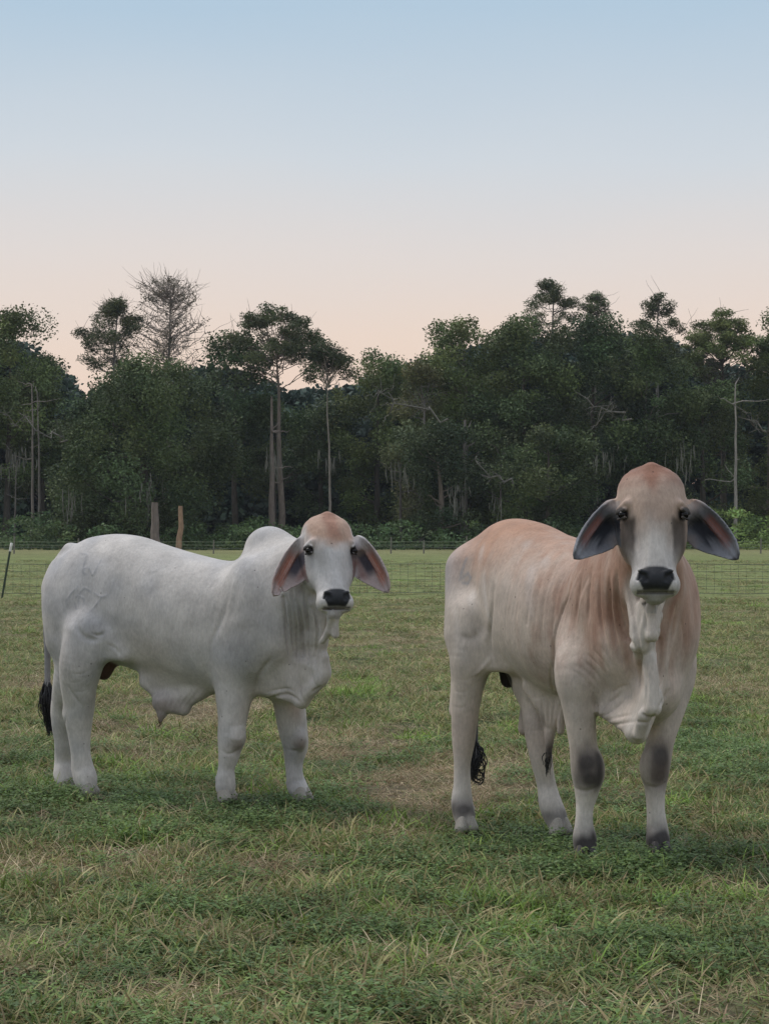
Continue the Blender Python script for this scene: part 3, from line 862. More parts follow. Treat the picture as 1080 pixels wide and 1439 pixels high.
def fur_material(name, tint):
    m, n, b = new_mat(name)
    at_ = nd(n, 'ShaderNodeAttribute', attribute_name='Col')
    tc = nd(n, 'ShaderNodeTexCoord')
    mp = nd(n, 'ShaderNodeMapping'); mp.inputs['Scale'].default_value = (1, 1, 0.35)
    n.links.new(tc.outputs['Object'], mp.inputs[0])
    n1 = nd(n, 'ShaderNodeTexNoise', i_Scale=95.0, i_Detail=4.0, i_Roughness=0.65)
    n2 = nd(n, 'ShaderNodeTexNoise', i_Scale=9.0, i_Detail=5.0, i_Roughness=0.6)
    n.links.new(mp.outputs[0], n1.inputs['Vector']); n.links.new(tc.outputs['Object'], n2.inputs['Vector'])
    r1 = nd(n, 'ShaderNodeMapRange'); r1.inputs['From Min'].default_value = .3; r1.inputs['From Max'].default_value = .7
    r1.inputs['To Min'].default_value = .87; r1.inputs['To Max'].default_value = 1.11
    n.links.new(n1.outputs[0], r1.inputs[0])
    r2 = nd(n, 'ShaderNodeMapRange'); r2.inputs['From Min'].default_value = .3; r2.inputs['From Max'].default_value = .7
    r2.inputs['To Min'].default_value = .82; r2.inputs['To Max'].default_value = 1.13
    n.links.new(n2.outputs[0], r2.inputs[0])
    mu = nd(n, 'ShaderNodeMath', operation='MULTIPLY'); n.links.new(r1.outputs[0], mu.inputs[0]); n.links.new(r2.outputs[0], mu.inputs[1])
    # sparse dark specks (flies, dirt)
    vo = nd(n, 'ShaderNodeTexVoronoi', i_Scale=11.0); n.links.new(tc.outputs['Object'], vo.inputs['Vector'])
    sp = nd(n, 'ShaderNodeMapRange'); sp.inputs['From Min'].default_value = 0.035; sp.inputs['From Max'].default_value = 0.055
    sp.inputs['To Min'].default_value = 0.45
    n.links.new(vo.outputs['Distance'], sp.inputs[0])
    mu2 = nd(n, 'ShaderNodeMath', operation='MULTIPLY'); n.links.new(mu.outputs[0], mu2.inputs[0]); n.links.new(sp.outputs[0], mu2.inputs[1])
    vm = nd(n, 'ShaderNodeVectorMath', operation='SCALE')
    n.links.new(at_.outputs['Color'], vm.inputs[0]); n.links.new(mu2.outputs[0], vm.inputs['Scale'])
    n.links.new(vm.outputs[0], b.inputs['Base Color'])
    n3 = nd(n, 'ShaderNodeTexNoise', i_Scale=34.0, i_Detail=4.0)
    mp3 = nd(n, 'ShaderNodeMapping'); mp3.inputs['Scale'].default_value = (1, 1, 0.3); n.links.new(tc.outputs['Object'], mp3.inputs[0])
    n.links.new(mp3.outputs[0], n3.inputs['Vector'])
    bp = nd(n, 'ShaderNodeBump', i_Strength=0.55, i_Distance=0.007)
    n.links.new(n3.outputs[0], bp.inputs['Height'])
    bp2 = nd(n, 'ShaderNodeBump', i_Strength=0.6, i_Distance=0.002)
    n.links.new(n1.outputs[0], bp2.inputs['Height']); n.links.new(bp.outputs[0], bp2.inputs['Normal'])
    n.links.new(bp2.outputs[0], b.inputs['Normal'])
    b.inputs['Roughness'].default_value = 0.62
    b.inputs['Specular IOR Level'].default_value = 0.25
    b.inputs['Sheen Weight'].default_value = 0.10
    b.inputs['Sheen Roughness'].default_value = 0.4
    b.inputs['Sheen Tint'].default_value = (*tint, 1)
    return m

def head_colors(b, V, C, dark):
    """coat pattern of the head and ears; dark = the smoky-pointed animal"""
    q = b.to_head(V); x, y, z = np.abs(q[:, 0]), q[:, 1], q[:, 2]
    inh = (x < 0.175) & (y > -0.26) & (y < 0.385) & (z > -0.27 + 0.35 * np.maximum(y - .05, 0)) & (z < 0.12)
    nz = vnoise(V, 14, 3) * 0.5 + vnoise(V, 31, 4) * 0.5
    f = np.where(inh, 1.0, 0.0)
    if dark:
        top = sstep(0.07, -0.13, y + nz * 0.03) 
        C = mix(C, (0.50, 0.475, 0.46), f * sstep(-.14, -.02, z))
        C = mix(C, (0.41, 0.295, 0.23), f * sstep(0.20, -0.02, y + nz * .04) * .9)
        C = mix(C, (0.25, 0.115, 0.075), f * sstep(-0.09, -0.21, y + nz * 0.03 - 0.05 * sstep(.05, 0, x)) * 0.9)
        C = mix(C, (0.54, 0.505, 0.475), f * sstep(0.065, 0.030, np.abs(x) - 0.02) * sstep(0.03, 0.15, y + .02 * nz) * sstep(.0, .02, z) * .75)
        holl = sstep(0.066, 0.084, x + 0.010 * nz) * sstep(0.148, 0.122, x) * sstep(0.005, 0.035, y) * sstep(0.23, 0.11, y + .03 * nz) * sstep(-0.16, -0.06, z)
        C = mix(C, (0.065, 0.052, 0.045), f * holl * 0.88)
    else:
        C = mix(C, (0.54, 0.525, 0.525), f * sstep(-.14, -.02, z))
        cap = sstep(0.04, -0.05, y + nz * 0.03 + x * 0.3) * sstep(0.155, 0.10, x + nz * .02)
        C = mix(C, (0.44, 0.27, 0.185), f * cap * 0.85)
        C = mix(C, (0.34, 0.16, 0.11), f * sstep(0.0, -0.09, y) * sstep(0.06, 0.015, x + nz * .02) * 0.6)
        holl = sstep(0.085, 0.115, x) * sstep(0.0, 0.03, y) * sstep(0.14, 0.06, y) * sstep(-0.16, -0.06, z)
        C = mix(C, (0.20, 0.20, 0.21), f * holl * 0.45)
    # muzzle: white lips, black nose pad and mouth line
    C = mix(C, (0.56, 0.54, 0.525), f * sstep(0.215, 0.27, y) * sstep(-.15, -.10, z) * 0.8)
    px_ = x / (0.070 - 0.55 * np.maximum(y - 0.292, 0))
    pad = sstep(1.12, 1.0, px_ + 0.03 * nz) * sstep(0.232, 0.246, y - 0.012 * (x / .06) ** 4) * sstep(0.338, 0.328, y) * sstep(-0.045, -0.03, z)
    C = mix(C, (0.024, 0.026, 0.031), f * pad)
    C = mix(C, (0.30, 0.29, 0.28), f * sstep(.325, .34, y) * sstep(.06, .03, x) * .6)
    mouth = np.exp(-((y - 0.338) / 0.006) ** 2) * (z < 0.01) * (x < 0.075)
    C = mix(C, (0.03, 0.03, 0.03), f * mouth * .8)
    # eye rims
    for sg in (-1, 1):
        e = np.linalg.norm((q - np.array([sg * 0.137, 0.002, -0.012])) / np.array([1, 0.8, 1.2]), axis=1)
        C = mix(C, (0.022, 0.020, 0.020), sstep(0.041, 0.031, e))
        if dark: C = mix(C, (0.09, 0.08, 0.075), sstep(0.055, 0.030, e) * .5)
    # ears
    for r0, fr, Lh, W in b.ears:
        e = (V - r0) @ fr; s = e[:, 0] / Lh; t = e[:, 1] / W
        m = (s > 0.02) & (s < 1.03) & (np.abs(t) < 1.3) & (np.abs(e[:, 2] + 0.015) < 0.065)
        front = m * sstep(-0.006, 0.002, e[:, 2] - (-0.045 * (1 - np.clip(t * t, 0, 1.5))))
        nz2 = vnoise(np.stack([s * 3, t * 14], 1), 1.0, 5) * 0.5 + vnoise(np.stack([s * 6, t * 30], 1), 1.0, 6) * 0.5
        if dark:
            C = mix(C, (0.14, 0.13, 0.135), m * 0.9 * sstep(0.0, 0.2, s))
            C = mix(C, (0.125, 0.13, 0.15), front * sstep(0.05, 0.25, s) * .95)
            C = mix(C, (0.26, 0.27, 0.30), front * sstep(0.55, 0.9, s + 0.1 * nz2) * 0.65)
            C = mix(C, (0.24, 0.085, 0.06), front * sstep(0.22, 0.34, s) * sstep(0.85, 0.60, s + .12 * nz2) * sstep(-0.22, -0.08, t + .08 * nz2) * sstep(0.50, 0.34, t + .08 * nz2) * (.45 + .55 * np.cos(t * 26 + 1.5 + nz2) ** 2) * 0.9)
            C = mix(C, (0.012, 0.014, 0.022), front * sstep(0.12, 0.25, s) * sstep(0.68, 0.45, s + .1 * nz2) * sstep(-0.02, -0.18, t + .12 * nz2) * sstep(-1.0, -0.6, t) * 0.95)
            C = mix(C, (0.05, 0.05, 0.06), m * sstep(0.90, 0.98, s) * 0.8)
            C = mix(C, (0.26, 0.25, 0.25), front * sstep(0.22, 0.04, s + 0.1 * nz2) * 0.6)
        else:
            C = mix(C, (0.42, 0.40, 0.41), m * 0.6)
            C = mix(C, (0.34, 0.27, 0.26), front * sstep(0.1, 0.3, s) * sstep(1.0, .85, np.abs(t)) * .9)
            C = mix(C, (0.34, 0.12, 0.075), front * sstep(0.2, 0.36, s + .06 * nz2) * sstep(0.92, 0.72, s + .1 * nz2) * sstep(-0.25, -0.1, t + .1 * nz2) * sstep(0.56, 0.42, t) * (0.35 + 0.65 * np.cos(t * 24 + 1.2 + nz2) ** 2))
            C = mix(C, (0.045, 0.045, 0.065), front * sstep(0.16, 0.28, s) * sstep(0.66, 0.48, s) * sstep(0.0, -0.15, t + .1 * nz2) * sstep(-.75, -0.5, t) * .92)
            C = mix(C, (0.19, 0.09, 0.08), front * sstep(0.2, 0.3, s) * sstep(.7, .5, s) * sstep(-.5, -.8, t) * .7)
            C = mix(C, (0.16, 0.13, 0.13), front * sstep(0.3, 0.1, s + .1 * nz2) * sstep(.02, .1, s) * 0.55)
    return C

def brand_colors(b, V, C, col, w):
    for Q in b.brand:
        for i in range(len(Q) - 1):
            a, c = Q[i], Q[i + 1]; ba = c - a
            m = np.linalg.norm(V - (a + c) / 2, axis=1) < np.linalg.norm(ba) + 0.05
            h = np.clip(((V[m] - a) @ ba) / (ba @ ba + 1e-9), 0, 1)
            d = np.linalg.norm(V[m] - a - h[:, None] * ba, axis=1)
            t = np.zeros(len(V)); t[m] = np.exp(-(d / w) ** 2) * .75
            C = mix(C, col, t)
    return C

def white_colors(b, V):
    n1 = vnoise(V, 3.5, 1); n2 = vnoise(V, 9, 2)
    C = np.tile(np.array([0.53, 0.50, 0.475]), (len(V), 1))
    C = mix(C, (0.34, 0.35, 0.385), sstep(-0.3, 0.7, n1 * .6 + n2 * .4) * 0.65)
    C = mix(C, (0.45, 0.40, 0.35), sstep(-0.3, 0.8, -n1 * .5 + n2 * .5) * 0.6 * sstep(1.25, .8, V[:, 2]) * sstep(.35, .6, V[:, 2]))
    # smoky shoulder, neck and hind quarter
    C = mix(C, (0.33, 0.33, 0.35), np.exp(-(((V[:, 0] - 0.62) / .22) ** 2 + ((V[:, 2] - 0.98) / .22) ** 2)) * .45)
    C = mix(C, (0.36, 0.36, 0.385), np.exp(-(((V[:, 0] + 0.55) / .25) ** 2 + ((V[:, 2] - 1.02) / .25) ** 2)) * .4)
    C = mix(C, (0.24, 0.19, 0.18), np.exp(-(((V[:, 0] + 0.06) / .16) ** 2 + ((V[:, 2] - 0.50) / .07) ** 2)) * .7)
    for x, y, d in ((334, 1048, 10.87), (424, 1046, 11.02)):    # brown smudge under each knee
        q = b.px(x, y, d - .05); C = mix(C, (0.20, 0.16, 0.14), np.exp(-(((V - q) / np.array([.05, .05, .045])) ** 2).sum(1)) * .75)
    q = b.px(420, 1000, 10.95); C = mix(C, (0.46, 0.30, 0.26), np.exp(-((V - q) ** 2).sum(1) / .05 ** 2) * .5)
    q = b.px(148, 944, 11.3); C = mix(C, (0.085, 0.045, 0.04), sstep(.10, .07, np.linalg.norm(V - q, axis=1)) * (V[:, 1] > -0.17) * 1.0)
    C = mix(C, (0.20, 0.20, 0.22), sstep(-0.80, -0.83, V[:, 0]) * sstep(1.05, 0.9, V[:, 2]) * (V[:, 2] > .5) * .8)    # tail
    C = mix(C, (0.19, 0.12, 0.10), np.exp(-((V - b.px(226, 1010, 11.1)) ** 2).sum(1) / .03 ** 2) * .7)
    C = brand_colors(b, V, C, (0.33, 0.33, 0.35), .0048)
    return head_colors(b, V, C, False)

def tan_colors(b, V):
    n1 = vnoise(V, 3.5, 11); n2 = vnoise(V, 9, 12); n3 = vnoise(V * np.array([1, 1, .35]), 26, 13)
    u, z = V[:, 0] / b.s, V[:, 2] / b.s
    C = np.tile(np.array([0.53, 0.46, 0.40]), (len(V), 1))
    C = mix(C, (0.42, 0.34, 0.30), sstep(-0.2, .9, n1) * .5)
    t = sstep(1.08, 1.42, z + .06 * n1 + .05 * n3)                       # red back
    C = mix(C, (0.42, 0.34, 0.29), sstep(.85, 1.25, z + .08 * n1) * .5)
    C = mix(C, (0.40, 0.215, 0.135), t * .9)
    C = mix(C, (0.62, 0.57, 0.54), sstep(.15, .8, vnoise(V * np.array([1.0, 1, .22]) * 1.0 + V[:, [2]] * np.array([.35, 0, 0]), 15, 17)) * .55 * sstep(-.55, -.3, u) * sstep(.35, .1, u) * sstep(.7, .9, z) * sstep(1.36, 1.28, z))
    neck = sstep(-0.25, 0.62, u + .12 * n1 + .06 * n3) * sstep(0.60, 1.12, z + .10 * n1 + .09 * n3)
    C = mix(C, (0.37, 0.225, 0.165), neck * .92)
    C = mix(C, (0.24, 0.125, 0.085), neck * sstep(.1, .8, n3) * .5)
    C = mix(C, (0.47, 0.36, 0.295), neck * sstep(.15, .8, -n3) * .4)
    for (xa, ya, da), (xb, yb, db) in (((905, 835, 8.76), (900, 905, 8.70)), ((924, 825, 8.76), (918, 895, 8.64)), ((903, 900, 8.70), (916, 990, 8.70)), ((916, 990, 8.70), (895, 1035, 8.78))):
        a_, c_ = b.px(xa, ya, da), b.px(xb, yb, db); ba = c_ - a_
        h_ = np.clip(((V - a_) @ ba) / (ba @ ba), 0, 1)
        d_ = np.linalg.norm(V - a_ - h_[:, None] * ba, axis=1)
        C = mix(C, (0.52, 0.475, 0.43), sstep(.13, .06, d_) * .85)
    C = mix(C, (0.36, 0.36, 0.38), np.exp(-(((u + 0.66) / .14) ** 2 + ((z - 1.18) / .14) ** 2)) * .75)   # grey on the hip
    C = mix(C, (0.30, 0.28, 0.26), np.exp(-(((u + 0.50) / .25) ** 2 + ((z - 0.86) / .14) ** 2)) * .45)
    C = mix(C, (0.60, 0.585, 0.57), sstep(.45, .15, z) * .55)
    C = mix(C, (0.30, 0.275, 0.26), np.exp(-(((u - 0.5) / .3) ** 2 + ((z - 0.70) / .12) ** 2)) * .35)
    def spot(x, y, d, r, col, a):
        nonlocal C
        q = b.px(x, y, d); e = (((V - q) / np.array(r)) ** 2).sum(1)
        C = mix(C, col, np.clip(1.15 * np.exp(-e * .62 + .5 * n3 * np.minimum(e, 1)), 0, 1) * a * .96)
    dk = (0.020, 0.017, 0.019)
    spot(826, 1072, 9.03, (.060, .060, .062), dk, .95); spot(829, 1094, 9.03, (.055, .055, .045), dk, .9)
    spot(929, 1065, 9.12, (.055, .055, .060), dk, .92); spot(926, 1090, 9.12, (.055, .055, .050), (0.05, .035, .03), .9)
    spot(822, 1188, 9.05, (.10, .10, .058), dk, 1.0); spot(926, 1184, 9.10, (.10, .10, .052), dk, 1.0)
    spot(652, 1138, 9.90, (.06, .06, .040), dk, .9); spot(782, 1148, 9.74, (.06, .06, .032), dk, .75)
    spot(771, 1060, 9.64, (.035, .04, .06), dk, .9)
    spot(757, 1015, 9.66, (.015, .03, .05), (.1, .08, .08), .6)
    q = b.px(712, 950, 9.95); C = mix(C, (0.018, 0.014, 0.014), sstep(.105, .085, np.linalg.norm(V - q, axis=1)) * (V[:, 1] > -0.20))
    C = mix(C, (0.05, 0.05, 0.055), sstep(-0.80, -0.84, V[:, 0]) * sstep(.9, .6, V[:, 2]) * (V[:, 2] > .2))
    C = brand_colors(b, V, C, (0.30, 0.29, 0.29), .008)
    return head_colors(b, V, C, True)

def hair_tuft(strands, r=0.003):
    parts = []
    for P in strands:
        n = len(P)
        parts.append(tube(P, np.linspace(r, r * 0.35, n), 5))
    return join_parts(parts)

def hang(rng, root, ln, spread, wave, n=14, drift=(0, 0, 0)):
    P = []; ph = rng.uniform(0, 6.28, 2); fq = rng.uniform(6, 12)
    d0 = rng.normal(0, 1, 2) * spread; 
    for i in range(n):
        t = i / (n - 1)
        bulge = math.sin(math.pi * min(1, t * 1.05)) 
        P.append(root + np.array([d0[0] * bulge + wave * math.sin(fq * t + ph[0]) * t + drift[0] * t, d0[1] * bulge + wave * math.cos(fq * t + ph[1]) * t + drift[1] * t, -ln * t + drift[2] * t]))
    return np.array(P)

def make_all_bulls(mode='wt'):
    M_hair, n_, b_ = new_mat('black_hair'); b_.inputs['Base Color'].default_value = (0.012, 0.012, 0.015, 1); b_.inputs['Roughness'].default_value = 0.45
    M_eye, n_, b_ = new_mat('wet_eye'); b_.inputs['Base Color'].default_value = (0.006, 0.005, 0.005, 1); b_.inputs['Roughness'].default_value = 0.16; b_.inputs['Specular IOR Level'].default_value = 0.22
    M_hoof, n_, b_ = new_mat('hoof_horn')
    nz = nd(n_, 'ShaderNodeTexNoise', i_Scale=30.0, i_Detail=4.0); cr = nd(n_, 'ShaderNodeValToRGB')
    cr.color_ramp.elements[0].color = (0.13, 0.115, 0.10, 1); cr.color_ramp.elements[1].color = (0.46, 0.43, 0.38, 1)
    n_.links.new(nz.outputs[0], cr.inputs[0]); n_.links.new(cr.outputs[0], b_.inputs['Base Color']); b_.inputs['Roughness'].default_value = 0.55
    M_dark, n_, b_ = new_mat('dark_hoof_horn'); b_.inputs['Base Color'].default_value = (0.035, 0.030, 0.028, 1); b_.inputs['Roughness'].default_value = 0.5
    rng = np.random.default_rng(5)
    out = []
    for key, fn, st, cf, label, tint in (
        ('w', build_white, white_strokes, white_colors, 'whitish grey humped bull with a tan forehead and brands on its hip, standing side on', (.9, .93, 1)),
        ('t', build_tan, tan_strokes, tan_colors, 'larger tan and cream humped bull facing the camera, dark knees and smoky grey ears', (1, .93, .88))):
        if key not in mode and 'b' not in mode: continue
        b = fn(); st(b)
        V, Q = bull_mesh(b, key, None)
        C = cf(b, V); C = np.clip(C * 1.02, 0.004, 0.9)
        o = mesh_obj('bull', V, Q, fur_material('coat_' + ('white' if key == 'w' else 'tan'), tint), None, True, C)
        o.location = b.O; o.rotation_euler = (0, 0, -b.a)
        tag(o, label, 'bull', 'humped cattle standing in the pasture')
        for sg in (-1, 1):
            me = bpy.data.meshes.new('eye'); bm = bmesh.new(); bmesh.ops.create_uvsphere(bm, u_segments=24, v_segments=16, radius=0.0185 * b.hs); bm.to_mesh(me); bm.free()
            me.polygons.foreach_set('use_smooth', np.ones(len(me.polygons), dtype=bool))
            e = bpy.data.objects.new('eye', me); COL.objects.link(e); me.materials.append(M_eye); e.parent = o
            e.location = b.h(sg * 0.125, 0.003, -0.014)
        for i_, (V2, Q2) in enumerate(make_hooves(b, b.feet, M_hoof)):
            h_ = mesh_obj('hoof', V2, Q2, M_dark if key == 't' and i_ < 2 else M_hoof, o)
        # tail switch
        root = b.tail_end; S = []
        if key == 'w':
            for i in range(150):
                S.append(hang(rng, root + rng.normal(0, .006, 3) + np.array([0, 0, .01]), rng.uniform(.20, .31), 0.021, 0.010, drift=(0.014, 0, 0)))
        else:
            for i in range(110):
                S.append(hang(rng, root + rng.normal(0, .008, 3), rng.uniform(.10, .20), 0.017, 0.020, drift=(0.01, -0.02, 0)))
            for i in range(14):      # curls that stand off to the side
                P = []; cx = rng.uniform(0.0, .02); r_ = rng.uniform(.02, .04); z0 = rng.uniform(-.18, -.03); a0 = rng.uniform(0, 6.28)
                side = b.wid(np.array([1.0, -0.3, 0]))
                for k in range(22):
                    t = k / 21; a = a0 + t * 6.5
                    P.append(root + side * (cx + r_ * .8 * math.cos(a) + .015) + np.array([0, 0, z0 + r_ * math.sin(a)]))
                S.append(np.array(P))
        V3, Q3 = hair_tuft(S, .0032); mesh_obj('tail_switch', V3, Q3, M_hair, o)
        S = [hang(rng, b.sheath_end + rng.normal(0, .007, 3), rng.uniform(.03, .07 if key == 'w' else .11), 0.006, 0.004, 8, drift=(-0.01, 0, 0)) for i in range(10 if key == 'w' else 34)]
        M_t = M_hair
        if key == 'w':
            M_t, n_, b_ = new_mat('brown_hair'); b_.inputs['Base Color'].default_value = (0.14, 0.09, 0.05, 1); b_.inputs['Roughness'].default_value = .6
        V3, Q3 = hair_tuft(S, .0028); mesh_obj('hair_tuft', V3, Q3, M_t, o)
        out.append((b, o))
    return out
# ---------------------------------------------------------------- pasture
def ground_xy(px, py):
    d = ray(px, py); t = CAM_H / -d[2]
    return d[0] * t, t

def ellipse_mask(P, L):
    """L: (px, py, rx_px, ry_px, strength) ellipses on the ground given by photo rows"""
    out = np.zeros(len(P))
    for px, py, rx, ry, a in L:
        cx, cy = ground_xy(px, py); _, y0 = ground_xy(px, py + ry); _, y1 = ground_xy(px, py - ry)
        wx = rx / F * cy; wy0 = cy - y0; wy1 = y1 - cy
        dy = P[:, 1] - cy
        e = ((P[:, 0] - cx) / wx) ** 2 + (dy / np.where(dy > 0, wy1, wy0)) ** 2
        out = np.maximum(out, a * np.exp(-e * e * 0.7))
    return out

DRY = [(120, 1212, 170, 26, .9), (60, 1235, 90, 14, .6), (350, 1225, 120, 22, .7), (545, 1150, 85, 24, 1.0), (610, 1105, 120, 40, 1.0), (740, 1080, 130, 34, .8),
       (240, 1010, 120, 44, .95), (480, 1045, 90, 28, .9), (330, 1415, 170, 30, .75), (560, 1330, 110, 30, .5), (900, 1050, 50, 25, .5), (1020, 960, 60, 18, .6),
       (970, 1290, 90, 20, .35), (30, 960, 60, 25, .6), (120, 1310, 120, 20, .4), (990, 1405, 120, 26, .6), (640, 905, 200, 22, .5), (870, 1100, 60, 30, .6), (700, 1410, 120, 26, .55), (40, 1410, 60, 18, .4)]
WEED = [(140, 1140, 220, 36, .9), (410, 1135, 90, 26, .9), (470, 1075, 60, 18, .6), (860, 1210, 240, 40, .9), (1010, 1050, 90, 50, .95), (160, 1045, 60, 14, .5), (560, 1200, 70, 22, .6),
        (640, 1230, 120, 30, .6), (220, 1350, 60, 24, .4), (860, 1330, 130, 30, .5), (30, 1060, 50, 30, .7)]
BRIGHT = [(512, 968, 36, 16, 1.0), (1020, 1020, 80, 60, .7), (960, 1240, 160, 50, .5), (700, 1320, 260, 50, .4), (150, 1300, 120, 30, .4)]

def masks(P):
    n1 = vnoise(P, 0.9, 21); n2 = vnoise(P, 2.6, 22); n3 = vnoise(P, 0.28, 23)
    far = sstep(13, 24, P[:, 1])
    near = sstep(8.2, 7.0, P[:, 1])
    dry = np.clip(ellipse_mask(P, DRY) * (1 - .35 * near) + 0.34 * n2 + 0.26 * n1 - 0.0 - .03 * near + .14 * far, 0, 1)
    weed = np.clip(ellipse_mask(P, WEED) + 0.25 * n1 - 0.2 * n2 - .05, 0, 1) * (1 - .8 * far)
    bright = np.clip(ellipse_mask(P, BRIGHT) + 0.3 * n3 + .05 * near, 0, 1)
    beyond = sstep(42.5, 44.5, P[:, 1])       # the next paddock is mown and paler
    dry = dry * (1 - .75 * beyond)
    return dry, weed, bright, beyond

def make_ground():
    xs = np.concatenate([np.linspace(-300, -40, 12), np.linspace(-34, -9, 12), np.arange(-8, 8.01, 0.16), np.linspace(9, 34, 12), np.linspace(40, 300, 12)])
    ys = np.concatenate([np.linspace(-60, 3, 8), np.arange(4, 20, 0.16), np.arange(20, 60, .8), np.linspace(62, 200, 60), np.linspace(220, 420, 10)])
    X, Y = np.meshgrid(xs, ys); P = np.stack([X.ravel(), Y.ravel()], 1)
    Z = 0.018 * vnoise(P, 1.3, 31) * sstep(200, 60, P[:, 1]) - 0.012
    nx = len(xs); i = np.arange(len(ys) - 1)[:, None] * nx + np.arange(nx - 1)[None]
    Fq = np.stack([i, i + 1, i + nx + 1, i + nx], -1).reshape(-1, 4)
    dry, weed, bright, beyond = masks(P)
    C = np.tile(np.array([0.050, 0.068, 0.028]), (len(P), 1))
    C = mix(C, (0.180, 0.140, 0.095), dry * .8)
    C = mix(C, (0.042, 0.060, 0.032), weed * .7)
    C = mix(C, (0.185, 0.195, 0.090), sstep(14, 34, P[:, 1]) * .75)
    C = mix(C, (0.185, 0.215, 0.085), beyond * .85)
    C = mix(C, (0.24, 0.22, 0.12), sstep(100, 150, P[:, 1]) * .6)
    m, n, b = new_mat('pasture_soil')
    at_ = nd(n, 'ShaderNodeAttribute', attribute_name='Col')
    geo = nd(n, 'ShaderNodeNewGeometry')
    mul = None; src = at_.outputs['Color']
    for sc_, lo, hi, det in ((22.0, .45, 1.5, 6.0), (2.2, .72, 1.25, 5.0), (0.35, .82, 1.18, 3.0)):
        t = nd(n, 'ShaderNodeTexNoise', i_Scale=sc_, i_Detail=det, i_Roughness=.65); n.links.new(geo.outputs['Position'], t.inputs['Vector'])
        r = nd(n, 'ShaderNodeMapRange'); r.inputs['From Min'].default_value = .32; r.inputs['From Max'].default_value = .68
        r.inputs['To Min'].default_value = lo; r.inputs['To Max'].default_value = hi; n.links.new(t.outputs[0], r.inputs[0])
        v = nd(n, 'ShaderNodeVectorMath', operation='SCALE'); n.links.new(src, v.inputs[0]); n.links.new(r.outputs[0], v.inputs['Scale']); src = v.outputs[0]
    n.links.new(src, b.inputs['Base Color'])
    t = nd(n, 'ShaderNodeTexNoise', i_Scale=30.0, i_Detail=5.0); n.links.new(geo.outputs['Position'], t.inputs['Vector'])
    bp = nd(n, 'ShaderNodeBump', i_Strength=.8, i_Distance=.03); n.links.new(t.outputs[0], bp.inputs['Height']); n.links.new(bp.outputs[0], b.inputs['Normal'])
    b.inputs['Roughness'].default_value = .95; b.inputs['Specular IOR Level'].default_value = .1
    o = mesh_obj('ground', np.stack([P[:, 0], P[:, 1], Z], 1), Fq, m, None, True, C)
    tag(o, kind='structure')
    return o

def leaf_material(name, var=.25, trans=0.25, rough=.6, noise_scale=1.1):
    m, n, b = new_mat(name)
    at_ = nd(n, 'ShaderNodeAttribute', attribute_name='Col')
    oi = nd(n, 'ShaderNodeObjectInfo')
    r = nd(n, 'ShaderNodeMapRange'); r.inputs['To Min'].default_value = 1 - var; r.inputs['To Max'].default_value = 1 + var
    n.links.new(oi.outputs['Random'], r.inputs[0])
    geo = nd(n, 'ShaderNodeNewGeometry')
    t = nd(n, 'ShaderNodeTexNoise', i_Scale=noise_scale, i_Detail=3.0); n.links.new(geo.outputs['Position'], t.inputs['Vector'])
    r2 = nd(n, 'ShaderNodeMapRange'); r2.inputs['From Min'].default_value = .3; r2.inputs['From Max'].default_value = .7
    r2.inputs['To Min'].default_value = .78; r2.inputs['To Max'].default_value = 1.22; n.links.new(t.outputs[0], r2.inputs[0])
    mu = nd(n, 'ShaderNodeMath', operation='MULTIPLY'); n.links.new(r.outputs[0], mu.inputs[0]); n.links.new(r2.outputs[0], mu.inputs[1])
    v = nd(n, 'ShaderNodeVectorMath', operation='SCALE'); n.links.new(at_.outputs['Color'], v.inputs[0]); n.links.new(mu.outputs[0], v.inputs['Scale'])
    n.links.new(v.outputs[0], b.inputs['Base Color'])
    b.inputs['Roughness'].default_value = rough; b.inputs['Specular IOR Level'].default_value = .25
    if trans > 0:
        tr = nd(n, 'ShaderNodeBsdfTranslucent'); n.links.new(v.outputs[0], tr.inputs['Color'])
        ms = nd(n, 'ShaderNodeMixShader'); ms.inputs[0].default_value = trans
        n.links.new(b.outputs[0], ms.inputs[1]); n.links.new(tr.outputs[0], ms.inputs[2])
        n.links.new(ms.outputs[0], n.nodes['Material Output'].inputs['Surface'])
    return m

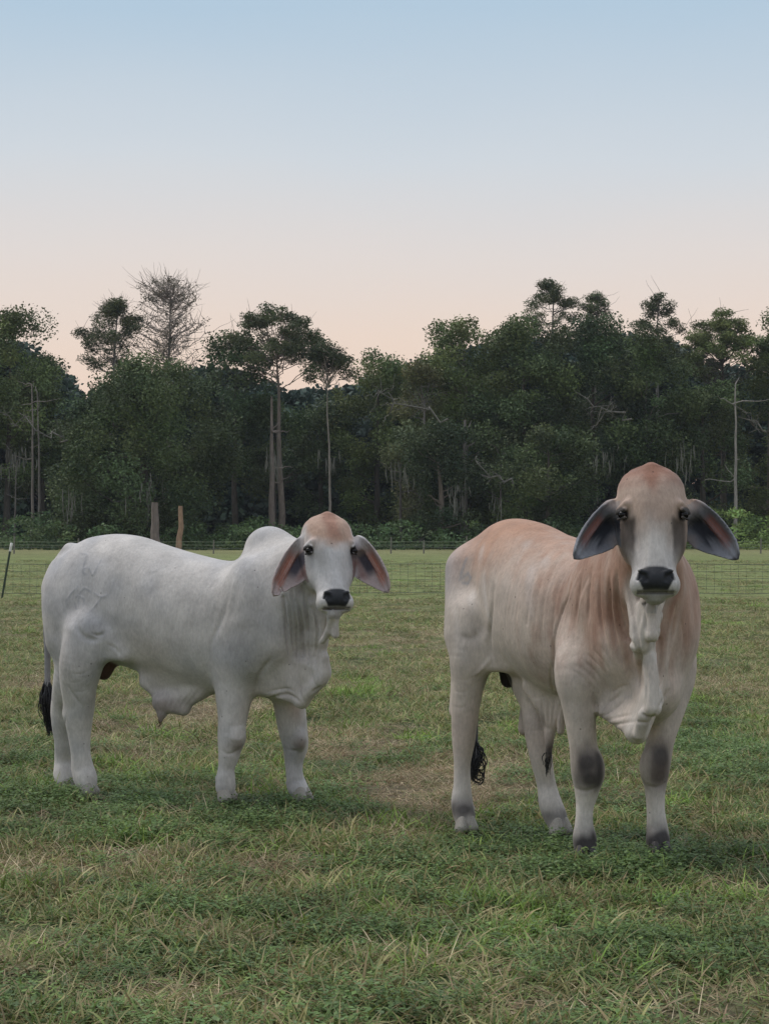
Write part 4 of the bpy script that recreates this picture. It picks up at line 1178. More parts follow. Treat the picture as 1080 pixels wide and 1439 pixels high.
def blades(rng, n, R, Lr, Wr, lean, pal, curl=.8):
    """a patch of grass blades -> verts, quads, colours"""
    base = rng.uniform(-1, 1, (n, 2)); base = base[(base**2).sum(1) < 1][:n] * R; n = len(base)
    az = rng.uniform(0, 2 * math.pi, n); L = rng.uniform(*Lr, n); W = rng.uniform(*Wr, n)
    th0 = rng.uniform(lean[0], lean[1], n); cu = rng.uniform(.2, 1, n) * curl
    S = 4
    pos = np.zeros((n, S + 1, 3)); pos[:, 0, :2] = base; pos[:, 0, 2] = -.01
    side = np.stack([-np.sin(az), np.cos(az), np.zeros(n)], 1)
    tw = rng.uniform(-.8, .8, n)
    for k in range(1, S + 1):
        th = th0 + cu * (k - .5) / S
        st = np.stack([np.cos(az) * np.sin(th), np.sin(az) * np.sin(th), np.cos(th)], 1) * (L / S)[:, None]
        pos[:, k] = pos[:, k - 1] + st
        pos[:, k, 2] = np.maximum(pos[:, k, 2], 0.006)
    wk = np.array([.7, 1, .9, .6, .08])
    up = np.array([0, 0, 1.0])
    sd = side * np.cos(tw)[:, None] + up * np.sin(tw)[:, None]
    Lf = pos - sd[:, None, :] * (W[:, None] * wk)[:, :, None] / 2; Rt = pos + sd[:, None, :] * (W[:, None] * wk)[:, :, None] / 2
    V = np.stack([Lf, Rt], 2).reshape(n, -1, 3)      # n, 2(S+1), 3
    q = np.array([[2 * k, 2 * k + 1, 2 * k + 3, 2 * k + 2] for k in range(S)])
    Q = (q[None] + (np.arange(n) * 2 * (S + 1))[:, None, None]).reshape(-1, 4)
    pal = np.array(pal); c = pal[rng.integers(0, len(pal), n)] * rng.uniform(.75, 1.25, (n, 1))
    tipc = rng.random(n) < .25
    Cv = np.repeat(c[:, None, :], 2 * (S + 1), 1)
    Cv[tipc, 6:] = Cv[tipc, 6:] * .4 + np.array([.26, .21, .11]) * .6       # dried tips
    return V.reshape(-1, 3), Q, Cv.reshape(-1, 3)

def weed_patch(rng, n, R, pal):
    """small broadleaf plants: short stems with oval leaflets"""
    V = []; Q = []; C = []
    o = 0
    for i in range(n):
        b0 = rng.uniform(-R, R, 2); h = rng.uniform(.03, .10); col = np.array(pal[rng.integers(len(pal))]) * rng.uniform(.75, 1.25)
        top = np.array([b0[0] + rng.normal(0, .015), b0[1] + rng.normal(0, .015), h])
        for k in range(rng.integers(4, 8)):
            az = rng.uniform(0, 6.28); l = rng.uniform(.011, .025); w = l * rng.uniform(.45, .7); tilt = rng.uniform(-.5, .6)
            c0 = top + np.array([0, 0, -rng.uniform(0, .6) * h])
            d = np.array([math.cos(az) * math.cos(tilt), math.sin(az) * math.cos(tilt), math.sin(tilt)]); s = np.array([-math.sin(az), math.cos(az), rng.uniform(-.3, .3)])
            st = c0 + d * l * .3
            V += [st, st + d * l * .5 + s * w / 2, st + d * l, st + d * l * .5 - s * w / 2]; Q.append((o, o + 1, o + 2, o + 3)); C += [col * rng.uniform(.85, 1.15)] * 4; o += 4
    return np.array(V), np.array(Q), np.array(C)

def scatter(name, label, variants, P, scale, mat, seed, flat=None):
    """one countless-stuff object: variants instanced on points by geometry nodes"""
    lib = bpy.data.collections.new(name + '_kinds')
    for i, (v, q, c) in enumerate(variants):
        ob = mesh_obj(name + '_kind', v, q, mat, None, False, c)
        COL.objects.unlink(ob); lib.objects.link(ob)
        ob.name = '%s_kind_%02d' % (name, i)
    rng = np.random.default_rng(seed); n = len(P)
    me = bpy.data.meshes.new(name); me.vertices.add(n); me.vertices.foreach_set('co', P.astype(np.float32).ravel())
    for nm, dat in (('rz', rng.uniform(0, 6.283, n)), ('sc', scale), ('fl', flat if flat is not None else np.ones(n))):
        a = me.attributes.new(nm, 'FLOAT', 'POINT'); a.data.foreach_set('value', dat.astype(np.float32))
    a = me.attributes.new('vi', 'INT', 'POINT'); a.data.foreach_set('value', rng.integers(0, len(variants), n).astype(np.int32))
    o = bpy.data.objects.new(name, me); COL.objects.link(o)
    g = bpy.data.node_groups.new(name + '_scatter', 'GeometryNodeTree')
    g.interface.new_socket('Geometry', in_out='INPUT', socket_type='NodeSocketGeometry'); g.interface.new_socket('Geometry', in_out='OUTPUT', socket_type='NodeSocketGeometry')
    gi = g.nodes.new('NodeGroupInput'); go = g.nodes.new('NodeGroupOutput')
    ci = g.nodes.new('GeometryNodeCollectionInfo'); ci.inputs['Collection'].default_value = lib; ci.inputs['Separate Children'].default_value = True; ci.inputs['Reset Children'].default_value = True
    ip = g.nodes.new('GeometryNodeInstanceOnPoints'); ip.inputs['Pick Instance'].default_value = True
    def na(nm, ty):
        x = g.nodes.new('GeometryNodeInputNamedAttribute'); x.data_type = ty; x.inputs['Name'].default_value = nm
        return [s for s in x.outputs if s.enabled and s.name == 'Attribute'][0]
    cx = g.nodes.new('ShaderNodeCombineXYZ'); g.links.new(na('rz', 'FLOAT'), cx.inputs['Z'])
    cs = g.nodes.new('ShaderNodeCombineXYZ'); sc_ = na('sc', 'FLOAT'); mm = g.nodes.new('ShaderNodeMath'); mm.operation = 'MULTIPLY'
    g.links.new(sc_, cs.inputs['X']); g.links.new(sc_, cs.inputs['Y']); g.links.new(sc_, mm.inputs[0]); g.links.new(na('fl', 'FLOAT'), mm.inputs[1]); g.links.new(mm.outputs[0], cs.inputs['Z'])
    g.links.new(gi.outputs[0], ip.inputs['Points']); g.links.new(ci.outputs[0], ip.inputs['Instance']); g.links.new(na('vi', 'INT'), ip.inputs['Instance Index'])
    g.links.new(cx.outputs[0], ip.inputs['Rotation']); g.links.new(cs.outputs[0], ip.inputs['Scale']); g.links.new(ip.outputs[0], go.inputs[0])
    md = o.modifiers.new('scatter', 'NODES'); md.node_group = g
    tag(o, label, name.replace('_', ' '), kind='stuff')
    return o

def make_grass():
    rng = np.random.default_rng(11)
    G = [(0.176, 0.260, 0.077), (0.137, 0.218, 0.068), (0.221, 0.289, 0.088), (0.312, 0.295, 0.127), (0.130, 0.171, 0.072), (0.403, 0.354, 0.187), (0.338, 0.266, 0.143)]
    Dp = [(0.470, 0.374, 0.242), (0.370, 0.275, 0.179), (0.616, 0.506, 0.347), (0.302, 0.209, 0.137), (0.224, 0.220, 0.105), (0.190, 0.231, 0.089)]
    Wp = [(0.133, 0.211, 0.067), (0.105, 0.173, 0.060), (0.175, 0.250, 0.075), (0.154, 0.218, 0.098)]
    Bp = [(0.196, 0.319, 0.065), (0.253, 0.363, 0.080), (0.172, 0.264, 0.065)]
    mg = leaf_material('grass_blade', .22, .25); 
    g = [blades(rng, 118, .15, (.05, .13), (.0038, .0078), (.35, 1.5), G, 1.3) for _ in range(6)]
    d = [blades(rng, 115, .15, (.05, .15), (.002, .0042), (.6, 1.6), Dp, .9) for _ in range(5)]
    def mixed():
        a = weed_patch(rng, 75, .14, Wp); b_ = blades(rng, 50, .15, (.05, .12), (.0035, .007), (.3, 1.4), G[:4], 1.2)
        return np.concatenate([a[0], b_[0]]), np.concatenate([a[1], b_[1] + len(a[0])]), np.concatenate([a[2], b_[2]])
    w = [mixed() for _ in range(5)]
    br = [blades(rng, 110, .13, (.06, .14), (.004, .0075), (.3, 1.4), Bp, 1.2) for _ in range(3)]
    pts = []
    def zone(y0, y1, dens):
        xm = 0.1865 * y1 + 1.3; A = 2 * xm * (y1 - y0); n = int(A * dens)
        p = np.stack([rng.uniform(-xm, xm, n), rng.uniform(y0, y1, n)], 1)
        return p[np.abs(p[:, 0]) < 0.1865 * p[:, 1] + 1.3]
    P = np.concatenate([zone(5.0, 9, 72), zone(9, 14, 60), zone(14, 22, 36), zone(22, 34, 18), zone(34, 44, 11), zone(44, 60, 3), zone(60, 100, 1.0)])
    dry, weed, bright, beyond = masks(P)
    r = rng.random((len(P), 3)); 
    kind = np.zeros(len(P), int)
    kind[r[:, 0] < dry * .95] = 1
    kind[(kind == 0) & (r[:, 1] < weed * .62 + .13 * (P[:, 1] < 14))] = 2
    kind[(kind == 0) & (r[:, 2] < bright * .5)] = 3
    Z = 0.018 * vnoise(P, 1.3, 31) * sstep(200, 60, P[:, 1]) - 0.012
    P3 = np.concatenate([P, Z[:, None]], 1)
    sc = rng.uniform(.75, 1.3, len(P)) * (1 + .5 * sstep(12, 40, P[:, 1]) + .6 * sstep(40, 90, P[:, 1]))
    fl = np.clip(rng.uniform(.6, 1.25, len(P)) - .45 * sstep(14, 34, P[:, 1]) - .15 * beyond, .22, 2)
    for k, (nm, lb, var) in enumerate((('grass', 'short green pasture grass growing all over the field', g), ('dry_grass', 'dry straw coloured grass lying in brown patches', d),
                                      ('weeds', 'low dark green broadleaf weeds growing between the grass', w), ('lush_grass', 'brighter green tufts of lush grass', br))):
        m = kind == k
        s_, f_ = sc[m], fl[m] * (.72 if k == 2 else 1)
        if k == 3:
            c_ = np.array(ground_xy(512, 975)); near = np.exp(-((P[m] - c_) ** 2).sum(1) / .35); s_ = s_ * (1 + .7 * near)
        scatter(nm, lb, var, P3[m], s_, mg, 100 + k, f_)
# ---------------------------------------------------------------- fences
def make_fences():
    Mp, n_, b_ = new_mat('dark_green_post'); b_.inputs['Base Color'].default_value = (.025, .045, .03, 1); b_.inputs['Roughness'].default_value = .6
    Mw, n_, b_ = new_mat('white_tip'); b_.inputs['Base Color'].default_value = (.62, .62, .58, 1)
    Ms, n_, b_ = new_mat('steel_wire'); b_.inputs['Base Color'].default_value = (.10, .115, .10, 1); b_.inputs['Roughness'].default_value = .5; b_.inputs['Metallic'].default_value = .3
    My, n_, b_ = new_mat('pale_wire'); b_.inputs['Base Color'].default_value = (.26, .30, .20, 1)
    Mt, n_, b_ = new_mat('grey_post'); b_.inputs['Base Color'].default_value = (.16, .15, .13, 1)
    D = 43.6
    wx, wz = (17 - 540) / F * D, CAM_H - (763 - 745) / F * D
    bx = (3 - 540) / F * D
    root = empty('wire_fence', (0, D, 0)); tag(root, 'woven wire fence crossing the pasture behind the two bulls', 'fence')
    gauge = .0035
    parts = []
    X0, X1 = -16.0, 16.0
    for z in (0.12, 0.27, 0.42, 0.57, 0.73):
        xs = np.linspace(X0, X1, 24); P = np.stack([xs, np.zeros(24), z + .012 * np.sin(xs * 1.3 + z * 9)], 1)
        parts.append(tube(P, np.full(24, gauge * (1.5 if z in (.12, .73) else 1)), 5))
    for i in range(int((X1 - X0) / .17)):
        x = X0 + i * .17 + .01 * math.sin(i * 2.3)
        parts.append(tube([(x, .004, .12), (x + .01, .004, .42), (x + .004, .004, .73)], [gauge * .8] * 3, 4))
    v, q = join_parts(parts); mesh_obj('woven_mesh', v, q, Ms, root)
    for z in (wz - .10,):
        xs = np.linspace(X0, X1, 24); P = np.stack([xs, np.full(24, -.02), z + .02 * np.cos(xs * 1.02)], 1)
        v, q = tube(P, np.full(24, .005), 5); mesh_obj('top_strand', v, q, Ms, root)
    for i, x in enumerate((bx - 6.1, bx, bx + 6.2, bx + 12.3, bx + 18.6)):
        lean = (wx - bx) if i == 1 else (.02, 0, -.03, .04, .02)[i]
        P = np.array([(x, -.03, -.05), (x + lean * .5, -.03, wz * .5), (x + lean * .87, -.03, wz * .87)])
        pv = []
        for s_ in ((.022, .006), (.006, .030)):   # T section
            for a, b2 in ((0, 1), (1, 2)):
                A, B = P[a], P[b2]; w, dp = s_; oy = 0 if w > dp else .016
                vv = np.array([[p[0] + sx * w, p[1] + oy + sy * dp / 2, p[2]] for p in (A, B) for sx, sy in ((-1, -1), (1, -1), (1, 1), (-1, 1))])
                pv.append((vv, np.array([(0, 1, 5, 4), (1, 2, 6, 5), (2, 3, 7, 6), (3, 0, 4, 7)])))
        v, q = join_parts(pv); po = mesh_obj('post', v, q, Mp, root, False)
        T = np.array([(x + lean * .85, -.028, wz * .85), (x + lean * .93, -.028, wz * .93), (x + lean, -.028, wz), (x + lean, -.028, wz + .004)])
        v, q = tube(T, [.030, .028, .028, .004], 8); mesh_obj('white_tip', v, q, Mw, po)
    # far fence: two pale strands on thin posts in front of the wood
    D2 = 128.0
    root = empty('strand_fence', (0, D2, 0)); tag(root, 'distant two strand fence on thin posts at the foot of the wood', 'fence')
    for k, z in enumerate((CAM_H - (761.5 - 745) / F * D2, CAM_H - (766 - 745) / F * D2)):
        xs = np.linspace(-32, 32, 40); P = np.stack([xs, np.zeros(40), z + .015 * np.cos(xs * 2)], 1)
        v, q = tube(P, np.full(40, .010), 5); mesh_obj('strand', v, q, My, root)
    for px in (20, 110, 300, 549, 595, 655, 1000, 1068):
        x = (px - 540) / F * D2; h_ = .95 + .12 * math.sin(px)
        v, q = tube([(x, .03, -.1), (x + .01, .03, h_ * .5), (x + .02, .03, h_)], [.055, .05, .045], 6); mesh_obj('post', v, q, Mt, root)

# ---------------------------------------------------------------- wood behind the field
def bark_material():
    m, n, b = new_mat('bark')
    at_ = nd(n, 'ShaderNodeAttribute', attribute_name='Col'); tc = nd(n, 'ShaderNodeTexCoord')
    t = nd(n, 'ShaderNodeTexNoise', i_Scale=3.0, i_Detail=6.0, i_Roughness=.7); mp = nd(n, 'ShaderNodeMapping'); mp.inputs['Scale'].default_value = (2, 2, .5)
    n.links.new(tc.outputs['Object'], mp.inputs[0]); n.links.new(mp.outputs[0], t.inputs['Vector'])
    r = nd(n, 'ShaderNodeMapRange'); r.inputs['From Min'].default_value = .3; r.inputs['From Max'].default_value = .7; r.inputs['To Min'].default_value = .6; r.inputs['To Max'].default_value = 1.35
    n.links.new(t.outputs[0], r.inputs[0])
    v = nd(n, 'ShaderNodeVectorMath', operation='SCALE'); n.links.new(at_.outputs['Color'], v.inputs[0]); n.links.new(r.outputs[0], v.inputs['Scale'])
    n.links.new(v.outputs[0], b.inputs['Base Color']); b.inputs['Roughness'].default_value = .9
    return m

def leaf_cloud(rng, centers, radii, counts, size, col, asp=.55, var=.24, squash=.62, blobvar=.42):
    V = []; C = []
    for c, r, n in zip(centers, radii, counts):
        n = int(n)
        d = rng.normal(0, 1, (n, 3)); d /= np.linalg.norm(d, axis=1, keepdims=True)
        p = c + d * (r * rng.random((n, 1)) ** .5 * (1 + .20 * (rng.random((n, 1)) < .18))) * np.array([1, 1, squash])
        a = rng.normal(0, 1, (n, 3)); a[:, 2] *= .6; a /= np.linalg.norm(a, axis=1, keepdims=True)
        b = np.cross(a, rng.normal(0, 1, (n, 3))); b /= np.linalg.norm(b, axis=1, keepdims=True) + 1e-9
        s = size * rng.uniform(.5, 1.35, (n, 1))
        V.append(np.stack([p - a * s, p + b * s * asp, p + a * s, p - b * s * asp], 1))
        cc = np.array(col) * (1 + rng.uniform(-blobvar, blobvar)) * rng.uniform(1 - var, 1 + var, (n, 1)) * np.array([1 + rng.uniform(-.12, .12), 1, 1 + rng.uniform(-.12, .12)])
        C.append(np.repeat(cc[:, None, :], 4, 1))
    V = np.concatenate(V).reshape(-1, 3); C = np.concatenate(C).reshape(-1, 3)
    return V, np.arange(len(V)).reshape(-1, 4), C

def limb_path(rng, a, b, n=7, wob=.5):
    t = np.linspace(0, 1, n)[:, None]
    mid = (a + b) / 2 + np.array([0, 0, -.10 * np.linalg.norm((b - a)[:2])]) 
    P = (1 - t) ** 2 * a + 2 * t * (1 - t) * mid + t ** 2 * b
    P[1:-1] += rng.normal(0, 1, (n - 2, 3)) * wob * np.linalg.norm(b - a) * .06
    return P

def build_tree(seed, H, z0, R, kind, leaf_col, bark_col, trunk_r, MB, ML, dens=1.0, name='oak_tree', lean=0.0, twigs=0):
    """H total height, z0 bottom of the crown, R crown radius"""
    rng = np.random.default_rng(seed)
    zc = (H + z0) / 2; hz = (H - z0) / 2
    cen, rad, cnt = [], [], []; squash = .62
    if kind == 'broad':
        nb = int(44 * dens * (R / 5) ** 1.4 * (hz / 5) ** .6) + 14
        for i in range(nb):
            d = rng.normal(0, 1, 3); d /= np.linalg.norm(d); rr = rng.random() ** .35
            z = rng.uniform(-1, 1); rad2 = math.hypot(d[0], d[1]) + 1e-6; rr = rng.random() ** .5
            prof = (1.0 - .25 * max(0, -z - .3)) if z < .1 else math.sqrt(max(.08, 1 - ((z - .1) / .95) ** 2))
            cen.append(np.array([d[0] / rad2 * rr * R * prof, d[1] / rad2 * rr * R * prof * .9, zc + z * hz]))
            r = rng.uniform(.6, 1.9) * (R / 5) ** .4; rad.append(r); cnt.append(360 * r * r * rng.uniform(.6, 1.2))
        size, asp = .115, .6; squash = .85
    elif kind == 'pine':
        nb = int(44 * dens)
        for i in range(nb):
            z = rng.random() ** .8; a = rng.uniform(0, 6.283); prof = math.sin(math.pi * min(1, .25 + .72 * z)) ; rr = rng.uniform(.35, 1.0) * prof
            cen.append(np.array([math.cos(a) * R * rr, math.sin(a) * R * rr, z0 + z * (H - z0) * .95]))
            r = rng.uniform(.45, .95); rad.append(r); cnt.append(380 * r * r)
        size, asp = .15, .22
    elif kind == 'umbrella':
        nb = int(60 * dens)
        for i in range(nb):
            a = rng.uniform(0, 6.283); rr = rng.random() ** .55; dome = 1 - rr ** 2 * .62
            cen.append(np.array([math.cos(a) * R * rr, math.sin(a) * R * rr, z0 + (H - z0) * (dome * .92 - rng.random() ** 2 * .35)]))
            r = rng.uniform(.5, 1.05); rad.append(r); cnt.append(420 * r * r)
        size, asp = .14, .3
    else:  # thin, nearly bare crown
        nb = int(46 * dens)
        for i in range(nb):
            z = rng.random() ** .7; a = rng.uniform(0, 6.283); rr = rng.uniform(.2, 1) * math.sin(math.pi * min(1, .22 + .60 * z))
            cen.append(np.array([math.cos(a) * R * rr, math.sin(a) * R * rr, z0 + z * (H - z0)]))
            r = rng.uniform(.4, .9); rad.append(r); cnt.append(48 * r * r)
        size, asp = .10, .5
    cen = np.array(cen); cen[:, 0] += lean * (cen[:, 2] / H) ** 1.5 
    tops = cen[:, 2] + np.array(rad) * .5
    cen[:, 2] += (H - tops.max()) * np.clip((cen[:, 2] - z0) / (H - z0), 0, 1)
    V, Q, C = leaf_cloud(rng, cen, rad, cnt, size, leaf_col, asp, squash=squash)
    # trunk and limbs
    top = H * (.95 if kind in ('pine', 'bare') else .80)
    n = 12; zz = np.linspace(-.3, top, n)
    P = np.stack([lean * (np.maximum(zz, 0) / H) ** 1.5 + rng.normal(0, .10, n).cumsum() * .5, rng.normal(0, .08, n).cumsum() * .5, zz], 1); P[0, :2] = P[1, :2] = 0
    rr = trunk_r * (1 - .82 * np.linspace(0, 1, n) ** 1.1); rr[0] *= 1.35
    parts = [tube(P, rr, 9)]
    lim = []
    order = rng.permutation(len(cen))[: (len(cen) if kind != 'broad' else 26)]
    for j in order:
        c = cen[j]; h0 = np.clip(c[2] - np.linalg.norm(c[:2] - P[0, :2]) * rng.uniform(.25, .75), z0 * .85, top * .97)
        a = np.array([np.interp(h0, zz, P[:, 0]), np.interp(h0, zz, P[:, 1]), h0])
        pth = limb_path(rng, a, c); r0 = max(.03, np.interp(h0, zz, rr) * rng.uniform(.25, .45)); lim.append(pth)
        parts.append(tube(pth, np.linspace(r0, .022, len(pth)), 5))
        for t_ in range(twigs):
            k = rng.integers(2, len(pth)); e = pth[k] + rng.normal(0, 1, 3) * np.array([.9, .9, .6]) + np.array([0, 0, .7])
            parts.append(tube(limb_path(rng, pth[k], e, 5, .4), np.linspace(.022, .007, 5), 4))
    tv, tq = join_parts(parts)
    tcol = np.tile(np.array(bark_col), (len(tv), 1))
    root = empty(name)
    mesh_obj('trunk', tv, tq, MB, root, True, tcol); mesh_obj('crown', V, Q, ML, root, False, C)
    return root

def copy_tree(o):
    r = o.copy(); COL.objects.link(r)
    for ch in list(o.children):
        c = ch.copy(); COL.objects.link(c); c.parent = r
    return r

def place(o, px, D, rz=0.0, sx=1.0, sz=1.0):
    o.location = ((px - 540) / F * D, D, 0); o.rotation_euler = (0, 0, rz); o.scale = (sx, sx, sz)

def make_trees():
    MB = bark_material(); ML = leaf_material('tree_leaf', .10, .15, .65, .12)
    G1, G2, G3, G4 = (.090, .126, .052), (.118, .152, .058), (.078, .114, .055), (.150, .162, .076)
    GP = (.085, .105, .050); BK, BP, BG = (.075, .064, .054), (.20, .165, .14), (.17, .155, .145)
    hgt = lambda ytop, D: CAM_H + (745 - ytop) / F * D
    wid_ = lambda w, D: w / F * D / 2
    def T(px, ytop, w, ybot, kind, col, bark, tr, D, label, seed, name, dens=1.0, lean=0, twigs=0, group=None):
        t = build_tree(seed, hgt(ytop, D), hgt(ybot, D), wid_(w, D), kind, col, bark, tr, MB, ML, dens, name, lean, twigs)
        place(t, px, D); tag(t, label, 'tree', group); return t
    W = 'trees along the edge of the wood'
    T(8, 440, 170, 672, 'broad', G2, BK, .34, 172, 'tall leafy tree at the left edge of the wood', 1, 'broadleaf_tree', 1.0, group=W)
    T(62, 500, 110, 692, 'broad', G1, BK, .25, 176, 'lower leafy tree beside the tall leftmost one, before the gap of sky', 2, 'broadleaf_tree', .9, group=W)
    T(148, 418, 126, 520, 'pine', GP, BG, .28, 178, 'open pine with bare limbs just left of the leafless treetop', 3, 'pine_tree', 1.5, 1.0, 2, group=W)
    T(232, 388, 128, 545, 'bare', (.13, .12, .08), (.23, .20, .175), .26, 180, 'nearly leafless grey brown treetop, tallest on the left', 4, 'bare_tree', 2.6, .3, 8, group=W)
    T(205, 505, 255, 745, 'broad', G1, BK, .55, 160, 'huge dark oak with a low spreading crown above the smaller bull', 5, 'oak_tree', 1.15, group=W)
    T(120, 560, 110, 745, 'broad', G3, BK, .3, 163, 'dark low tree at the left flank of the huge oak', 6, 'oak_tree', 1.0, group=W)
    T(330, 470, 110, 620, 'broad', G3, BK, .3, 170, 'dark round topped tree left of the umbrella pine', 7, 'broadleaf_tree', 1.0, group=W)
    T(395, 428, 150, 530, 'umbrella', GP, BP, .32, 168, 'flat topped umbrella pine with sky between its limbs', 8, 'pine_tree', 1.15, -.7, 2, group=W)
    T(385, 560, 120, 682, 'broad', G1, BK, .3, 172, 'dark tree in front of the foot of the umbrella pine', 9, 'oak_tree', 1.0, group=W)
    T(463, 478, 62, 540, 'umbrella', (.060, .075, .035), (.26, .23, .20), .14, 164, 'slender tree with a long bare pale trunk and a small crown', 10, 'slender_tree', .42, 0, 2, group=W)
    T(450, 560, 110, 745, 'broad', G3, BK, .3, 176, 'dark tree behind the slender pale trunk', 11, 'oak_tree', 1.0, group=W)
    T(530, 494, 140, 732, 'broad', G2, BK, .32, 174, 'lower leafy tree in the dip of the skyline', 12, 'broadleaf_tree', 1.0, group=W)
    T(592, 515, 90, 732, 'broad', G4, BG, .26, 166, 'dull olive tree with pale dead limbs on its left side', 13, 'broadleaf_tree', .8, 0, 4, group=W)
    T(655, 446, 175, 732, 'broad', G2, BP, .40, 170, 'tall rounded tree where the right hand mass of trees begins', 14, 'broadleaf_tree', 1.05, group=W)
    T(735, 450, 165, 732, 'broad', G1, BK, .36, 166, 'tall dark tree below the tallest pine', 15, 'oak_tree', 1.1, group=W)
    T(765, 392, 106, 480, 'pine', GP, BG, .26, 182, 'tallest pine standing above the right hand trees', 16, 'pine_tree', 1.2, .3, 1, group=W)
    T(836, 409, 56, 480, 'pine', GP, BG, .2, 184, 'narrow pointed pine between the tallest pine and the round one', 17, 'pine_tree', .6, 0, 1, group=W)
    T(830, 447, 165, 722, 'broad', G3, BK, .36, 168, 'broad dark tree under the narrow pointed pine', 18, 'oak_tree', 1.1, group=W)
    T(925, 411, 74, 500, 'pine', GP, BG, .26, 180, 'round headed pine above the tan bull', 19, 'pine_tree', .95, 0, 1, group=W)
    T(905, 458, 140, 722, 'broad', G1, BG, .34, 166, 'dark tree directly behind the head of the tan bull', 20, 'oak_tree', 1.05, group=W)
    T(1015, 434, 130, 540, 'umbrella', G2, BK, .34, 172, 'open crowned tree with bits of sky showing near the right edge', 21, 'broadleaf_tree', 1.25, 0, 2, group=W)
    T(985, 540, 150, 742, 'broad', G1, BK, .34, 168, 'low dark tree beneath the open crowned one', 22, 'oak_tree', 1.05, group=W)
    T(1082, 440, 140, 722, 'broad', G2, BP, .34, 174, 'leafy tree cut by the right edge of the view', 23, 'broadleaf_tree', 1.0, group=W)
    T(620, 590, 130, 745, 'broad', G3, BP, .32, 160, 'low dark tree with a pale trunk behind the rump of the tan bull', 24, 'oak_tree', .9, group=W)
    T(770, 600, 150, 745, 'broad', G1, BK, .3, 158, 'low spreading tree behind the back of the tan bull', 25, 'oak_tree', .9, group=W)
    T(-60, 470, 130, 722, 'broad', G1, BK, .34, 172, 'dark tree just outside the left edge', 26, 'oak_tree', 1.0, group=W)
    T(1150, 480, 130, 722, 'broad', G1, BK, .34, 168, 'dark tree just outside the right edge', 27, 'oak_tree', 1.0, group=W)
    # bare trunks that show against the dark of the wood
    rng = np.random.default_rng(77)
    for px, y0, y1, w, col, D, lb, nm in ((45, 755, 540, 4.5, (.22, .19, .17), 166, 'left one of a close pair of pale bare trunks', 'bare_tree'), (55, 752, 550, 4.0, (.20, .18, .16), 167, 'right one of a close pair of pale bare trunks', 'bare_tree'),
                                      (219, 762, 706, 12.5, (.17, .14, .125), 150, 'thick short grey snag under the huge oak', 'snag'), (251, 760, 711, 8, (.32, .21, .14), 150.5, 'short pale orange snag beside the oak trunk', 'snag'),
                                      (382, 748, 560, 9.5, (.20, .165, .145), 166, 'tall straight brownish trunk beside the umbrella pine', 'bare_tree'), (650, 770, 590, 12, (.17, .155, .14), 163, 'thick grey trunk touching the rump of the tan bull in view', 'bare_tree'),
                                      (1032, 765, 540, 5.5, (.27, .25, .23), 160, 'pale birch like trunk right of the tan bull', 'bare_tree'), (20, 750, 640, 3.5, (.13, .12, .11), 164, 'thin grey trunk at the far left', 'bare_tree'),
                                      (450 + 116, 760, 650, 5, (.10, .09, .08), 163, 'thin dark trunk in the dip between the bulls', 'bare_tree'), (705, 745, 640, 4, (.12, .10, .095), 160, 'thin brown trunk above the back of the tan bull', 'bare_tree')):
        x = 0; H_ = hgt(y1, D); r = w / F * D / 2
        zz = np.linspace(-.3, H_, 10); P = np.stack([rng.normal(0, .05, 10).cumsum() * .7, np.zeros(10), zz], 1); P[0, :2] = P[1, :2] = 0
        parts = [tube(P, np.linspace(r * 1.15, r * (.75 if nm == 'snag' else .30), 10), 9)]
        if nm != 'snag':
            for _ in range(7):
                k = rng.integers(4, 10); e = P[k] + np.array([rng.normal(0, 1.3), rng.normal(0, .5), rng.uniform(-.2, 1.4)])
                parts.append(tube(limb_path(rng, P[k], e, 6, .8), np.linspace(max(.03, r * .35), .015, 6), 5))
        v, q = join_parts(parts); o = mesh_obj(nm, v, q, MB, None, True, np.tile(np.array(col), (len(v), 1)))
        place(o, px, D); tag(o, lb, 'tree trunk')
    # dead pale branches, twisted
    for px, py, D, s_, lb in ((592, 560, 156, 3.4, 'pale dead limb arching over the dip in the skyline'), (702, 655, 154, 1.8, 'small pale dead branch hanging low above the tan bull'), (1060, 578, 156, 1.6, 'short whitish dead branch near the right edge'),
                              (860, 560, 155, 2.6, 'fine grey dead twigs in the middle of the right hand trees'), (60, 590, 157, 3.0, 'grey leafless branches drooping at the left')):
        c = at(px, py, D); parts = []
        root = c + np.array([s_ * .6, .8, -1.5])
        main = limb_path(rng, root, c + np.array([-s_, 0, .4]), 10, 1.3); parts.append(tube(main, np.linspace(.085, .03, 10), 5))
        for _ in range(22):
            k = rng.integers(2, 10); e = main[k] + rng.normal(0, 1, 3) * np.array([.8, .4, .55]) * s_ * .35
            parts.append(tube(limb_path(rng, main[k], e, 6, 1.5), np.linspace(.03, .010, 6), 4))
        v, q = join_parts(parts); o = mesh_obj('dead_branch', v - c, q, MB, None, True, np.tile(np.array((.14, .135, .12)), (len(v), 1))); o.location = c
        tag(o, lb, 'branch')
    # dense mass of the wood behind, undergrowth in front, hanging moss
    cen, rad, cnt = [], [], []
    for i in range(5400):
        x = rng.uniform(-86, 86); y = rng.uniform(186, 212); px = 540 + x / y * F
        top = np.interp(px, [-100, 0, 80, 115, 150, 300, 400, 480, 560, 620, 700, 900, 1080, 1200], [480, 480, 530, 585, 560, 520, 560, 560, 530, 500, 490, 480, 540, 540])
        H_ = hgt(top, y); z = rng.uniform(.0, 1) ** 1.25 * H_
        cen.append((x, y, z)); r = rng.uniform(1.3, 2.4); rad.append(r); cnt.append(95 * r)
    v, q, c = leaf_cloud(rng, np.array(cen), rad, cnt, .34, (.050, .075, .058), .7); o = mesh_obj('woods', v, q, ML, None, False, c)
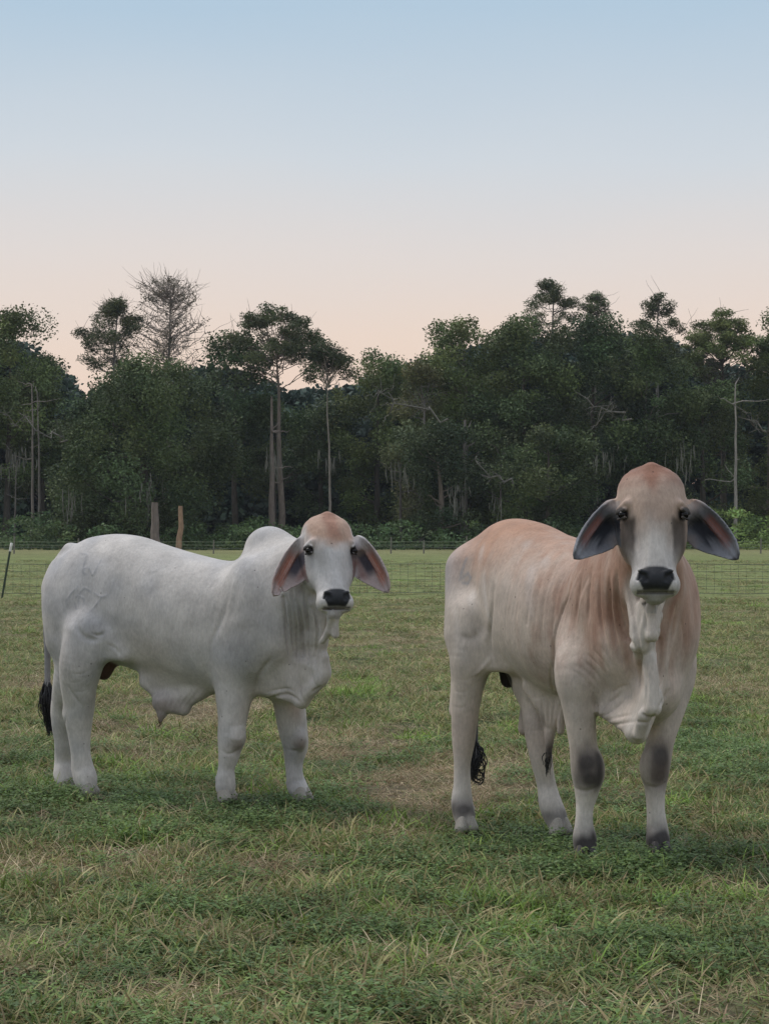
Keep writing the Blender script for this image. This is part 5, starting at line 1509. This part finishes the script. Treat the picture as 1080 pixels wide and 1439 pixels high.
    tag(o, 'dark mass of the deeper wood behind the nearest trees', 'wood', kind='stuff')
    cen, rad, cnt = [], [], []
    for i in range(1500):
        x = rng.uniform(-44, 44); y = rng.uniform(150, 176); px = 540 + x / y * F
        lush = math.exp(-((px - 1030) / 70) ** 2) + .6 * math.exp(-((px - 20) / 70) ** 2)
        z = rng.uniform(0, 1) ** 1.5 * (1.5 + 1.2 * lush + .8 * math.sin(px * .03) ** 2)
        cen.append((x, y, z)); r = rng.uniform(.5, .9); rad.append(r); cnt.append(110 * r * r)
    v, q, c = leaf_cloud(rng, np.array(cen), rad, cnt, .14, (.080, .125, .052), .5)
    px = 540 + v[:, 0] / v[:, 1] * F; lush = np.exp(-((px - 1040) / 80) ** 2)[:, None]
    c = c * (1 + lush * np.array([1.2, 1.0, .5])); o = mesh_obj('undergrowth', v, q, ML, None, False, c)
    tag(o, 'low green undergrowth along the foot of the trees', 'undergrowth', kind='stuff')
    v = []
    for px, py, n, w in ((200, 690, 60, 22), (100, 700, 40, 14), (385, 640, 36, 22), (640, 690, 50, 18), (30, 640, 50, 30), (560, 660, 30, 22), (700, 700, 24, 16), (460, 640, 20, 20), (960, 640, 40, 25), (860, 640, 30, 30)):
        for _ in range(n // 2):
            c = at(px + rng.normal(0, w * .5), py + rng.normal(0, 9), 154 + rng.uniform(-3, 4)); L = rng.uniform(.5, 1.8); wd = rng.uniform(.015, .045)
            v.append(tube([c, c + [rng.normal(0, .05), 0, -L * .5], c + [rng.normal(0, .08), 0, -L]], [wd * .6, wd, .01], 4))
    v, q = join_parts(v); o = mesh_obj('hanging_moss', v, q, MB, None, True, np.tile(np.array((.12, .12, .105)), (len(v), 1)))
    tag(o, 'grey moss hanging in strands from the lower limbs', 'moss', kind='stuff')

def make_haze():
    m = bpy.data.materials.new('air'); m.use_nodes = True; n = m.node_tree; n.nodes.clear()
    out = n.nodes.new('ShaderNodeOutputMaterial'); pv = n.nodes.new('ShaderNodeVolumePrincipled')
    pv.inputs['Density'].default_value = 0.00014; pv.inputs['Color'].default_value = (.80, .88, 1.0, 1); pv.inputs['Anisotropy'].default_value = 0.1
    n.links.new(pv.outputs[0], out.inputs['Volume'])
    x0, x1, y0, y1, z0, z1 = -310, 310, -70, 430, -1.1, 45
    v = [(x, y, z) for z in (z0, z1) for y in (y0, y1) for x in (x0, x1)]
    o = mesh_obj('haze', v, [(0, 2, 3, 1), (4, 5, 7, 6), (0, 1, 5, 4), (2, 6, 7, 3), (0, 4, 6, 2), (1, 3, 7, 5)], m, None, False)
    tag(o, 'thin evening haze over the pasture and the wood', 'haze', kind='stuff')
make_ground()
if DO_GRASS: make_grass()
make_fences()
if DO_TREES: make_trees()
if DO_BULLS: make_all_bulls()
if DO_HAZE: make_haze()
